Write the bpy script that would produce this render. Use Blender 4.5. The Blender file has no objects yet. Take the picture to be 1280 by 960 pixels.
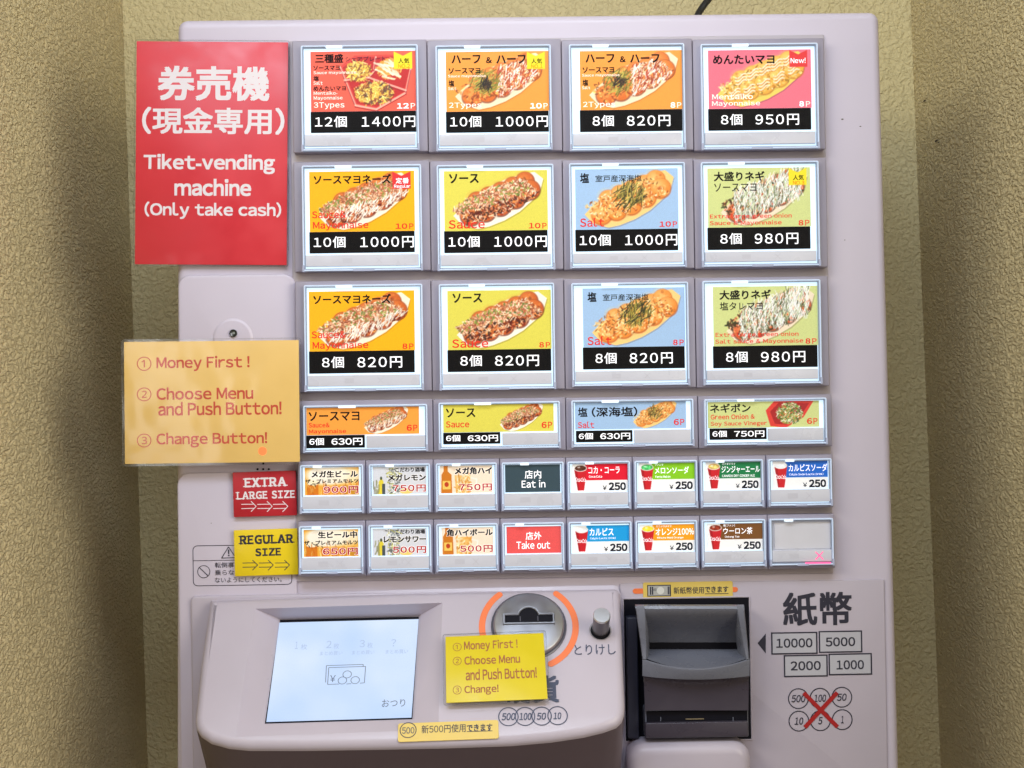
import bpy, math, random
import numpy as np
from mathutils import Vector, Matrix, geometry
random.seed(7); rng = np.random.default_rng(11)
SC = bpy.context.scene; COL = SC.collection
R = math.radians

# ------------------------------------------------------------------ camera
S = 0.0006            # metres per photograph pixel on the cabinet front
D = 1.0               # camera to cabinet front
FPX = D / S
YAW, PITCH, ROLL = R(0.6), R(0.6), R(0.85)
cam = bpy.data.objects.new('camera', bpy.data.cameras.new('camera')); COL.objects.link(cam)
cam.data.sensor_width = 36; cam.data.lens = 36 * FPX / 1280
cam.data.clip_start = 0.02; cam.data.clip_end = 50
CR = (Matrix.Rotation(-YAW, 3, 'Z') @ Matrix.Rotation(R(90) + PITCH, 3, 'X') @ Matrix.Rotation(-ROLL, 3, 'Z'))
CP = Vector((-D * math.tan(YAW), -D, 1.40 - D * math.tan(PITCH)))
cam.matrix_world = Matrix.Translation(CP) @ CR.to_4x4()
SC.camera = cam
cam.data.dof.use_dof = False

# ------------------------------------------------------------------ room light
w = bpy.data.worlds.new('World'); SC.world = w; w.use_nodes = True
bg = w.node_tree.nodes['Background']; bg.inputs[0].default_value = (1.0, 0.78, 0.66, 1); bg.inputs[1].default_value = 0.165

def area(name, loc, target, size, power, color, sy=None):
    l = bpy.data.lights.new(name, 'AREA'); l.energy = power; l.color = color
    l.shape = 'RECTANGLE'; l.size = size; l.size_y = sy or size
    o = bpy.data.objects.new(name, l); COL.objects.link(o); o.location = loc
    o.rotation_euler = (Vector(target) - Vector(loc)).to_track_quat('-Z', 'Y').to_euler()
    return o
area('ceiling_lamp', (-0.08, -0.98, 2.32), (-0.04, 0.10, 1.50), 0.9, 11.0, (0.76, 0.86, 1.0), 0.3)
area('fill_from_right', (1.22, -0.95, 1.70), (-0.38, 0.0, 1.40), 1.6, 28, (1.0, 0.92, 0.76), 0.9)  # side fill added to brighten the left wall
area('fill_from_left', (-1.22, -0.95, 2.12), (0.38, 0.0, 1.62), 1.5, 23, (1.0, 0.94, 0.76), 0.5)  # matching side fill added to brighten the right wall
area('sign_glare_lamp', (-0.93, -2.60, 1.40), (-0.25, 0.0, 1.38), 0.22, 1.6, (0.95, 0.97, 1.0), 0.4)  # lamp added only to put a glare on the laminated sign
SC.view_settings.view_transform = 'Standard'; SC.view_settings.look = 'None'
SC.view_settings.exposure = 0.05; SC.view_settings.gamma = 1
SC.cycles.use_denoising = True
SC.cycles.max_bounces = 8; SC.cycles.transparent_max_bounces = 16
SC.cycles.caustics_reflective = False; SC.cycles.caustics_refractive = False
SC.cycles.sample_clamp_indirect = 6

# ------------------------------------------------------------------ planes: a pixel becomes a point on a real surface
def ray(px, py):
    return CR @ Vector(((px - 640) / FPX, -(py - 480) / FPX, -1))
class Plane:
    def __init__(s, o, u, v=None):
        s.o = Vector(o); s.u = Vector(u).normalized()
        v = Vector(v); v = v - s.u * v.dot(s.u); s.v = v.normalized(); s.n = s.u.cross(s.v)
    def hit(s, px, py, h=0.0):
        d = ray(px, py); o = s.o + s.n * h
        return CP + d * ((o - CP).dot(s.n) / d.dot(s.n))
    def loc(s, px, py, h=0.0):
        p = s.hit(px, py, h) - s.o
        return p.dot(s.u), p.dot(s.v)
    def pt(s, a, b, h=0.0):
        return s.o + s.u * a + s.v * b + s.n * h
    def rect(s, x0, y0, x1, y1, h=0.0):
        a, b = s.loc(x0, (y0 + y1) / 2, h); c, d = s.loc(x1, (y0 + y1) / 2, h)
        e, f = s.loc((x0 + x1) / 2, y0, h); g, k = s.loc((x0 + x1) / 2, y1, h)
        return a, k, c, f      # u0, v0, u1, v1 (v up)
FRONT = Plane((0, 0, 1.4), (1, 0, 0), (0, 0, 1))
def at(px, py, depth=0.0):
    return FRONT.hit(px, py, depth)
def plane_px(tl, tr, bl, depth, depth_b=None):
    a = at(*tl, depth); b = at(*tr, depth); c = at(*bl, depth if depth_b is None else depth_b)
    return Plane(a, b - a, a - c)

# ------------------------------------------------------------------ objects
def link(o, parent=None, **kw):
    COL.objects.link(o)
    if parent is not None:
        o.parent = parent
        o.matrix_parent_inverse = Matrix.Translation(-Vector(parent.get('_b', (0, 0, 0)))) if '_b' in parent else Matrix()
    for k, v in kw.items():
        if v: o[k] = v
    return o
def thing(name, label, category, base, group=None):
    o = bpy.data.objects.new(name, None); o.empty_display_size = 0.02
    COL.objects.link(o); o.location = base; o['_b'] = tuple(base)
    o['label'] = label; o['category'] = category
    if group: o['group'] = group
    return o
class MB:
    def __init__(s): s.v = []; s.f = []
    def add(s, pts, faces):
        b = len(s.v); s.v += [tuple(p) for p in pts]; s.f += [tuple(i + b for i in f) for f in faces]
    def loft(s, rings, cap0=True, cap1=True, closed=True):
        n = len(rings[0]); pts = [p for r in rings for p in r]; fs = []
        for k in range(len(rings) - 1):
            for i in range(n if closed else n - 1):
                j = (i + 1) % n
                fs.append((k * n + i, k * n + j, (k + 1) * n + j, (k + 1) * n + i))
        if cap0: fs.append(tuple(range(n))[::-1])
        if cap1: fs.append(tuple((len(rings) - 1) * n + i for i in range(n)))
        s.add(pts, fs)
    def build(s, name, mat, parent=None, smooth=True, angle=32, **kw):
        me = bpy.data.meshes.new(name); me.from_pydata(s.v, [], s.f); me.validate(); me.update()
        if smooth:
            me.polygons.foreach_set('use_smooth', [True] * len(me.polygons))
            me.set_sharp_from_angle(angle=R(angle))
        if mat: me.materials.append(mat)
        return link(bpy.data.objects.new(name, me), parent, **kw)

def rr(u0, v0, u1, v1, r, seg=4):
    r = max(min(r, (u1 - u0) / 2 - 1e-6, (v1 - v0) / 2 - 1e-6), 1e-6); out = []
    for cx, cy, a0 in ((u1 - r, v1 - r, 0), (u0 + r, v1 - r, 90), (u0 + r, v0 + r, 180), (u1 - r, v0 + r, 270)):
        for k in range(seg + 1):
            a = R(a0 + 90 * k / seg); out.append((cx + r * math.cos(a), cy + r * math.sin(a)))
    return out
def plate(mb, P, rc, h0, h1, r=0.001, bev=0.0006, seg=4, bs=3, cap0=True):
    """rounded slab with rolled front edge"""
    u0, v0, u1, v1 = rc; rings = [[P.pt(a, b, h0) for a, b in rr(u0, v0, u1, v1, r, seg)]]
    for k in range(bs + 1):
        t = math.pi / 2 * k / bs; ins = bev * (1 - math.cos(t)); h = h1 - bev * (1 - math.sin(t))
        rings.append([P.pt(a, b, h) for a, b in rr(u0 + ins, v0 + ins, u1 - ins, v1 - ins, max(r - ins, 1e-5), seg)])
    mb.loft(rings, cap0, True)
def ringframe(mb, P, rc, wd, h0, h1, r=0.001, bev=0.0003, seg=3, hin=None):
    u0, v0, u1, v1 = rc; hin = h0 if hin is None else hin
    def rg(i, h): return [P.pt(a, b, h) for a, b in rr(u0 + i, v0 + i, u1 - i, v1 - i, max(r - i, 1e-4), seg)]
    mb.loft([rg(0, h0), rg(0, h1 - bev), rg(bev, h1), rg(wd - bev, h1), rg(wd, h1 - bev), rg(wd, hin)], False, False)
def polyflat(mb, P, pts, h):
    mb.add([P.pt(a, b, h) for a, b in pts], [tuple(range(len(pts)))])
def disc(mb, P, c, r0, r1, h, n=40, a0=0, a1=360, caps=False):
    full = a1 - a0 >= 360; m = n if full else n + 1; pts = []; fs = []
    if r0 <= 0:
        mb.add([P.pt(c[0] + r1 * math.cos(R(a0 + (a1 - a0) * i / n)), c[1] + r1 * math.sin(R(a0 + (a1 - a0) * i / n)), h) for i in range(m)], [tuple(range(m))]); return
    for i in range(m):
        a = R(a0 + (a1 - a0) * i / n)
        for r in (r0, r1): pts.append(P.pt(c[0] + r * math.cos(a), c[1] + r * math.sin(a), h))
    for i in range(n):
        j = (i + 1) % m; fs.append((2 * i, 2 * i + 1, 2 * j + 1, 2 * j))
    mb.add(pts, fs)
def bar(mb, P, a, b, wd, h):
    a = Vector(a); b = Vector(b); d = (b - a).normalized() * wd / 2; n = Vector((-d.y, d.x))
    polyflat(mb, P, [a - n, b - n, b + n, a + n], h)
def lathe(mb, P, c, prof, n=48, axis=None):
    rings = []
    for r, h in prof:
        rings.append([P.pt(c[0] + r * math.cos(2 * math.pi * i / n), c[1] + r * math.sin(2 * math.pi * i / n), h) for i in range(n)])
    mb.loft(rings, False, True)

# ------------------------------------------------------------------ materials
def lin(c): return tuple(((x / 255 + 0.055) / 1.055) ** 2.4 if x > 10.31 else x / 255 / 12.92 for x in c[:3])
MATS = {}
def mat(name, rgb, rough=0.5, metal=0.0, emit=0.0, ecol=None, noise=0.0, nscale=60, bump=0.0, bscale=900, coat=0.0, spec=0.5, srgb=False):
    if name in MATS: return MATS[name]
    m = bpy.data.materials.new(name); m.use_nodes = True; nt = m.node_tree; b = nt.nodes['Principled BSDF']
    c = lin(rgb) if srgb else rgb
    b.inputs['Base Color'].default_value = (*c, 1); b.inputs['Roughness'].default_value = rough
    b.inputs['Metallic'].default_value = metal; b.inputs['Coat Weight'].default_value = coat
    b.inputs['Specular IOR Level'].default_value = spec; b.inputs['Coat Roughness'].default_value = 0.08
    if emit:
        b.inputs['Emission Color'].default_value = (*(ecol or c), 1); b.inputs['Emission Strength'].default_value = emit
    tc = nt.nodes.new('ShaderNodeTexCoord')
    if noise:
        n = nt.nodes.new('ShaderNodeTexNoise'); n.inputs['Scale'].default_value = nscale; n.inputs['Detail'].default_value = 6
        nt.links.new(tc.outputs['Object'], n.inputs['Vector'])
        rp = nt.nodes.new('ShaderNodeMapRange'); rp.inputs[1].default_value = 0.3; rp.inputs[2].default_value = 0.7
        rp.inputs[3].default_value = 1 - noise; rp.inputs[4].default_value = 1 + noise * 0.4
        nt.links.new(n.outputs[0], rp.inputs[0])
        mx = nt.nodes.new('ShaderNodeMix'); mx.data_type = 'RGBA'; mx.blend_type = 'MULTIPLY'; mx.inputs[0].default_value = 1
        mx.inputs[6].default_value = (*c, 1); nt.links.new(rp.outputs[0], mx.inputs[7]); nt.links.new(mx.outputs[2], b.inputs['Base Color'])
        r2 = nt.nodes.new('ShaderNodeMapRange'); r2.inputs[1].default_value = 0.3; r2.inputs[2].default_value = 0.7
        r2.inputs[3].default_value = max(rough - 0.08, 0.02); r2.inputs[4].default_value = min(rough + 0.1, 1)
        nt.links.new(n.outputs[0], r2.inputs[0]); nt.links.new(r2.outputs[0], b.inputs['Roughness'])
    if bump:
        n2 = nt.nodes.new('ShaderNodeTexNoise'); n2.inputs['Scale'].default_value = bscale; n2.inputs['Detail'].default_value = 2
        nt.links.new(tc.outputs['Object'], n2.inputs['Vector'])
        bp = nt.nodes.new('ShaderNodeBump'); bp.inputs['Strength'].default_value = bump; bp.inputs['Distance'].default_value = 0.0005
        nt.links.new(n2.outputs[0], bp.inputs['Height']); nt.links.new(bp.outputs[0], b.inputs['Normal'])
    MATS[name] = m; return m
def clear(name, tint=(1, 1, 1), rough=0.04, base=0.04, bump=0.0, bscale=25):
    if name in MATS: return MATS[name]
    m = bpy.data.materials.new(name); m.use_nodes = True; nt = m.node_tree; nt.nodes.clear()
    o = nt.nodes.new('ShaderNodeOutputMaterial'); t = nt.nodes.new('ShaderNodeBsdfTransparent'); g = nt.nodes.new('ShaderNodeBsdfGlossy')
    t.inputs[0].default_value = (*tint, 1); g.inputs['Roughness'].default_value = rough
    f = nt.nodes.new('ShaderNodeLayerWeight'); f.inputs[0].default_value = 0.5
    p5 = nt.nodes.new('ShaderNodeMath'); p5.operation = 'POWER'; p5.inputs[1].default_value = 5; nt.links.new(f.outputs['Facing'], p5.inputs[0])
    a = nt.nodes.new('ShaderNodeMath'); a.operation = 'MULTIPLY_ADD'; a.inputs[1].default_value = .9; a.inputs[2].default_value = base; nt.links.new(p5.outputs[0], a.inputs[0])
    x = nt.nodes.new('ShaderNodeMixShader'); nt.links.new(a.outputs[0], x.inputs[0]); nt.links.new(t.outputs[0], x.inputs[1]); nt.links.new(g.outputs[0], x.inputs[2])
    nt.links.new(x.outputs[0], o.inputs[0])
    if bump:
        tc = nt.nodes.new('ShaderNodeTexCoord'); n2 = nt.nodes.new('ShaderNodeTexNoise'); n2.inputs['Scale'].default_value = bscale
        nt.links.new(tc.outputs['Object'], n2.inputs['Vector']); bp = nt.nodes.new('ShaderNodeBump')
        bp.inputs['Strength'].default_value = bump; bp.inputs['Distance'].default_value = 0.004
        nt.links.new(n2.outputs[0], bp.inputs['Height']); nt.links.new(bp.outputs[0], g.inputs['Normal'])
    MATS[name] = m; return m
def vprint(name, emit, rough=0.35):
    if name in MATS: return MATS[name]
    m = bpy.data.materials.new(name); m.use_nodes = True; nt = m.node_tree; b = nt.nodes['Principled BSDF']
    a = nt.nodes.new('ShaderNodeAttribute'); a.attribute_name = 'ink'
    nt.links.new(a.outputs['Color'], b.inputs['Base Color']); b.inputs['Roughness'].default_value = rough
    if emit:
        nt.links.new(a.outputs['Color'], b.inputs['Emission Color']); b.inputs['Emission Strength'].default_value = emit
    MATS[name] = m; return m

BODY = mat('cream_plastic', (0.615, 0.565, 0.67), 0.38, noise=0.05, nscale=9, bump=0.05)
BODY2 = mat('cream_plastic_shaded', (0.50, 0.455, 0.535), 0.33, noise=0.05, nscale=14, bump=0.05)  # cabinet plastic again, with the lower machine's shade put into its colour
BEZ = mat('grey_bezel_plastic', (0.31, 0.285, 0.355), 0.42, noise=0.06, nscale=30, bump=0.06)
RIM = mat('acrylic_rim', (0.62, 0.70, 0.85), 0.10, emit=0.22, ecol=(0.5, 0.72, 1.0), coat=0.5)
RIMDARK = mat('acrylic_refraction_dark', (0.33, 0.37, 0.47), 0.2)  # dark tone standing in for refraction inside the clear rim
PUSH = mat('push_plate_plastic', (0.56, 0.56, 0.62), 0.3, noise=0.05, nscale=50, emit=0.09, ecol=(0.7, 0.8, 1.0))
LIGHT = mat('backlight_diffuser', (0.42, 0.46, 0.5), 0.5, emit=1.05, ecol=(0.62, 0.83, 1.0))
LIGHTOFF = mat('unlit_diffuser', (0.52, 0.52, 0.57), 0.5, emit=0.12, ecol=(0.8, 0.85, 1.0), noise=0.05, nscale=120)
PANE = clear('clear_acrylic', rough=0.06, base=0.012)
LAMINATE = clear('laminate_film', rough=0.12, base=0.03, bump=0.45, bscale=20)
BLACK = mat('black_recess', (0.005, 0.005, 0.010), 0.6, spec=.15)
SEAM = mat('seam_shadow_rubber', (0.06, 0.055, 0.07), 0.7)
GREY = mat('acceptor_plastic', (0.16, 0.17, 0.215), 0.27, noise=0.05, nscale=60, bump=0.05)
METAL = mat('satin_metal', (0.38, 0.39, 0.43), 0.36, metal=0.85, noise=0.06, nscale=80)
CHROME = mat('bright_metal', (0.80, 0.81, 0.81), 0.28, metal=1.0)
ORANGE = mat('orange_print', (0.86, 0.20, 0.06), 0.4)
INK = mat('dark_print', (0.025, 0.025, 0.045), 0.45)
NAVY = mat('navy_print', (0.05, 0.06, 0.11), 0.45)
E = 0.22
def ink(rgb, e=0.0):
    return mat('ink_%02x%02x%02x_%d' % (*rgb, int(e * 100)), rgb, 0.5, emit=e, srgb=True, spec=.12)

# ------------------------------------------------------------------ lettering
_tc = bpy.data.curves.new('type', 'FONT'); _to = bpy.data.objects.new('type', _tc); COL.objects.link(_to)
_tc.resolution_u = 3; _tc.fill_mode = 'FRONT'
def _mesh(s, off):
    _tc.body = s; _tc.offset = off
    dg = bpy.context.evaluated_depsgraph_get(); dg.update()
    ev = _to.evaluated_get(dg); me = ev.to_mesh()
    v = [(p.co.x, p.co.y) for p in me.vertices]; f = [tuple(p.vertices) for p in me.polygons]
    ev.to_mesh_clear(); return v, f
_G = {}; _HH = None
def glyph(c, off):
    global _HH
    k = (c, off)
    if k in _G: return _G[k]
    if _HH is None: _HH = max(p[0] for p in _mesh('HH', 0)[0])
    if c in ' \u3000':
        adv = 0.3 if c == ' ' else 1.0; _G[k] = ([], [], adv); return _G[k]
    if '!' <= c <= '~' and c != '-' or c == '¥':      # the wide gothic forms of Latin letters and digits
        v, f = _mesh('￥' if c == '¥' else chr(ord(c) + 0xFEE0), off)
        a0 = min(p[0] for p in v); a1 = max(p[0] for p in v); sb = .045 if c not in 'il!.' else .065
        if c.isdigit(): sb = .05 if c != '1' else .08
        v = [(p[0] - a0 + sb, p[1]) for p in v]; _G[k] = (v, f, a1 - a0 + 2 * sb); return _G[k]
    v, f = _mesh(c, off)
    adv = max(p[0] for p in _mesh('H' + c + 'H', 0)[0]) - _HH
    _G[k] = (v, f, adv); return _G[k]
# where slab serifs sit: b/t = foot/head, l/c/r = left, middle, right stem
SER = {'a': 'br', 'd': 'br tr', 'f': 'bc', 'h': 'bl br tl', 'i': 'bc', 'k': 'bl br tl', 'l': 'bc tc', 'm': 'bl bc br tl', 'n': 'bl br tl',
       'r': 'bl tl', 'u': 'br tl tr', 'v': 'tl tr', 'x': 'bl br tl tr', 'y': 'tl tr', 'p': 'bl tl', 'A': 'bl br', 'B': 'bl tl', 'D': 'bl tl',
       'E': 'bl tl', 'G': '', 'I': 'bc tc', 'L': 'bl tl', 'M': 'bl br tl tr', 'N': 'bl br tl tr', 'P': 'bl tl', 'R': 'bl br tl', 'T': 'bc',
       'U': 'tl tr', 'V': 'tl tr', 'X': 'bl br tl tr', 'Z': '', '1': 'bc'}
def run(s, off=0.0, serif=0.0, skew=0.0, track=0.0):
    v = []; f = []; sv = []; x = 0
    for c in s:
        gv, gf, adv = glyph(c, off)
        if gv:
            b = len(v); v += [(a + x, y) for a, y in gv]; f += [tuple(i + b for i in q) for q in gf]
            if serif and c in SER:
                x0 = min(p[0] for p in gv) + x; x1 = max(p[0] for p in gv) + x; y0 = min(p[1] for p in gv); y1 = max(p[1] for p in gv)
                if c in 'pqgy': y0 = y0
                st = 0.04; hw = serif * 1.3; th = serif * 0.55
                for q in SER[c].split():
                    cx = {'l': x0 + st, 'c': (x0 + x1) / 2, 'r': x1 - st}[q[1]]
                    ya, yb = (y0, y0 + th) if q[0] == 'b' else (y1 - th, y1)
                    sv.append((cx - hw, ya, cx + hw, yb))
        x += adv + track + (serif * 0.6 if serif else 0)
    if skew:
        v = [(a + y * skew, y) for a, y in v]
    return v, f, sv
def text(P, s, bx, material, parent, h=0.0, off=0.0, serif=0.0, skew=0.0, track=0.0, name='lettering', px=True, rot=0.0, grow=0.0):
    """fit the run s into the box bx (photograph pixels on plane P, or plane units)"""
    v, f, sv = run(s, 0.0, serif, skew, track)
    if px: u0, v0, u1, v1 = P.rect(*bx, h)
    else: u0, v0, u1, v1 = bx
    xs = [p[0] for p in v]; ys = [p[1] for p in v]
    if sv: xs += [q[0] for q in sv] + [q[2] for q in sv]
    a0, a1, b0, b1 = min(xs) - off * .8, max(xs) + off * .8, min(ys) - off * .8, max(ys) + off * .8
    kx = (u1 - u0) / max(a1 - a0, 1e-6); ky = (v1 - v0) / max(b1 - b0, 1e-6); cx = (u0 + u1) / 2; cy = (v0 + v1) / 2
    ca, sa = math.cos(rot), math.sin(rot)
    def T(a, b, hh):
        x = u0 + (a - a0) * kx - cx; y = v0 + (b - b0) * ky - cy
        return P.pt(cx + x * ca - y * sa, cy + x * sa + y * ca, hh)
    mb = MB()
    if off: # heavier weight: the same outline printed four times, a hair apart
        dd = off * .8; shifts = ((-dd, -dd, 0), (dd, -dd, 6e-6), (-dd, dd, 1.2e-5), (dd, dd, 1.8e-5))
    else: shifts = ((0, 0, 0),)
    for sx_, sy_, sh in shifts: mb.add([T(a + sx_, b + sy_, h + sh) for a, b in v], f)
    for q in sv:
        mb.add([T(q[0], q[1], h + 3e-5), T(q[2], q[1], h + 3e-5), T(q[2], q[3], h + 3e-5), T(q[0], q[3], h + 3e-5)], [(0, 1, 2, 3)])
    return mb.build(name, material, parent, smooth=False)

# ------------------------------------------------------------------ painter for the printed pictures
class Art:
    def __init__(s, w, h, bgc, ss=2):
        s.w, s.h, s.ss = w, h, ss; s.W, s.H = w * ss, h * ss; s.asp = w / h
        s.a = np.zeros((s.H, s.W, 3)) + np.array(bgc[:3]) / 255.0
        yy, xx = np.mgrid[0:s.H, 0:s.W]; s.x = (xx + .5) / s.W * s.asp; s.y = (yy + .5) / s.H   # units of height
    def put(s, m, c, al=1.0):
        m = m[..., None] * al if m.ndim == 2 else m * al
        s.a = s.a * (1 - m) + np.array(c[:3]) / 255.0 * m
    def ell(s, cx, cy, rx, ry, c, al=1.0, rot=0.0, soft=0.03):
        dx = s.x - cx; dy = s.y - cy; ca, sa = math.cos(rot), math.sin(rot)
        d = np.sqrt(((dx * ca + dy * sa) / rx) ** 2 + ((-dx * sa + dy * ca) / ry) ** 2)
        s.put(np.clip((1 - d) / (soft / min(rx, ry) * .5 + .03) + .5, 0, 1), c, al)
    def poly(s, pts, c, al=1.0):
        ins = np.zeros_like(s.x, bool); n = len(pts)
        for i in range(n):
            x0, y0 = pts[i]; x1, y1 = pts[(i + 1) % n]
            cond = (y0 > s.y) != (y1 > s.y)
            xi = x0 + (s.y - y0) * (x1 - x0) / ((y1 - y0) or 1e-9)
            ins ^= cond & (s.x < xi)
        s.put(ins.astype(float), c, al)
    def seg(s, x0, y0, x1, y1, wd, c, al=1.0):
        pad = wd + 0.01
        X0 = int(max((min(x0, x1) - pad) / s.asp * s.W, 0)); X1 = int(min((max(x0, x1) + pad) / s.asp * s.W + 1, s.W))
        Y0 = int(max((min(y0, y1) - pad) * s.H, 0)); Y1 = int(min((max(y0, y1) + pad) * s.H + 1, s.H))
        if X1 <= X0 or Y1 <= Y0: return
        x = s.x[Y0:Y1, X0:X1]; y = s.y[Y0:Y1, X0:X1]; dx, dy = x1 - x0, y1 - y0; L = dx * dx + dy * dy + 1e-9
        t = np.clip(((x - x0) * dx + (y - y0) * dy) / L, 0, 1); d = np.hypot(x - x0 - t * dx, y - y0 - t * dy)
        m = (np.clip((wd / 2 - d) * s.H + .5, 0, 1) * al)[..., None]
        s.a[Y0:Y1, X0:X1] = s.a[Y0:Y1, X0:X1] * (1 - m) + np.array(c[:3]) / 255.0 * m
    def strokes(s, n, inside, cols, ln, wd, ang=None, al=0.9, spread=3.14):
        k = 0; tries = 0
        while k < n and tries < n * 12:
            tries += 1; x = rng.uniform(0, s.asp); y = rng.uniform(0, 1)
            if not inside(x, y): continue
            a = (ang or 0) + rng.uniform(-spread, spread); l = ln * rng.uniform(.4, 1.1) / 2; c = cols[rng.integers(len(cols))]
            j = rng.uniform(.85, 1.1); c = tuple(min(255, q * j) for q in c)
            bend = rng.uniform(-.4, .4)
            mx_, my_ = x, y
            s.seg(x - math.cos(a) * l, y - math.sin(a) * l, mx_, my_, wd, c, al); s.seg(mx_, my_, x + math.cos(a + bend) * l, y + math.sin(a + bend) * l, wd, c, al); k += 1
    def grain(s, amt):
        s.a = np.clip(s.a * (1 + rng.normal(0, amt, s.a.shape[:2])[..., None]), 0, 1)
    def out(s):
        return s.a.reshape(s.h, s.ss, s.w, s.ss, 3).mean((1, 3))
def picture(P, rc, h, art, parent, name='printed_picture', emit=E, rough=0.35):
    img = art.out(); H_, W_ = img.shape[:2]; u0, v0, u1, v1 = rc
    us = np.linspace(u0, u1, W_ + 1); vs = np.linspace(v1, v0, H_ + 1); UU, VV = np.meshgrid(us, vs)
    o = np.array(P.o + P.n * h); pts = o + UU[..., None] * np.array(P.u) + VV[..., None] * np.array(P.v); pts = pts.reshape(-1, 3)
    idx = np.arange((W_ + 1) * (H_ + 1)).reshape(H_ + 1, W_ + 1)
    q = np.stack([idx[1:, :-1], idx[1:, 1:], idx[:-1, 1:], idx[:-1, :-1]], -1).reshape(-1, 4)
    me = bpy.data.meshes.new(name); nq = len(q)
    me.vertices.add(len(pts)); me.vertices.foreach_set('co', pts.ravel().astype(np.float32))
    me.loops.add(nq * 4); me.loops.foreach_set('vertex_index', q.ravel().astype(np.int32))
    me.polygons.add(nq); me.polygons.foreach_set('loop_start', np.arange(0, nq * 4, 4, dtype=np.int32)); me.update(calc_edges=True)
    pad = np.pad(img, ((1, 1), (1, 1), (0, 0)), 'edge'); vc = (pad[:-1, :-1] + pad[1:, :-1] + pad[:-1, 1:] + pad[1:, 1:]) / 4
    sh = vc * 1.6 - 0.6 * (np.pad(vc, ((1, 1), (1, 1), (0, 0)), 'edge')[:-2, 1:-1] + np.pad(vc, ((1, 1), (1, 1), (0, 0)), 'edge')[2:, 1:-1] + np.pad(vc, ((1, 1), (1, 1), (0, 0)), 'edge')[1:-1, :-2] + np.pad(vc, ((1, 1), (1, 1), (0, 0)), 'edge')[1:-1, 2:]) / 4
    vc = np.clip(sh, 0, 1)
    l = np.where(vc > 0.04045, ((vc + 0.055) / 1.055) ** 2.4, vc / 12.92).reshape(-1, 3)
    at_ = me.color_attributes.new('ink', 'FLOAT_COLOR', 'POINT'); at_.data.foreach_set('color', np.concatenate([l, np.ones((len(l), 1))], 1).ravel().astype(np.float32))
    me.materials.append(vprint('printed_card_%d_%d' % (int(emit * 100), int(rough * 100)), emit, rough))
    return link(bpy.data.objects.new(name, me), parent)

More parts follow.
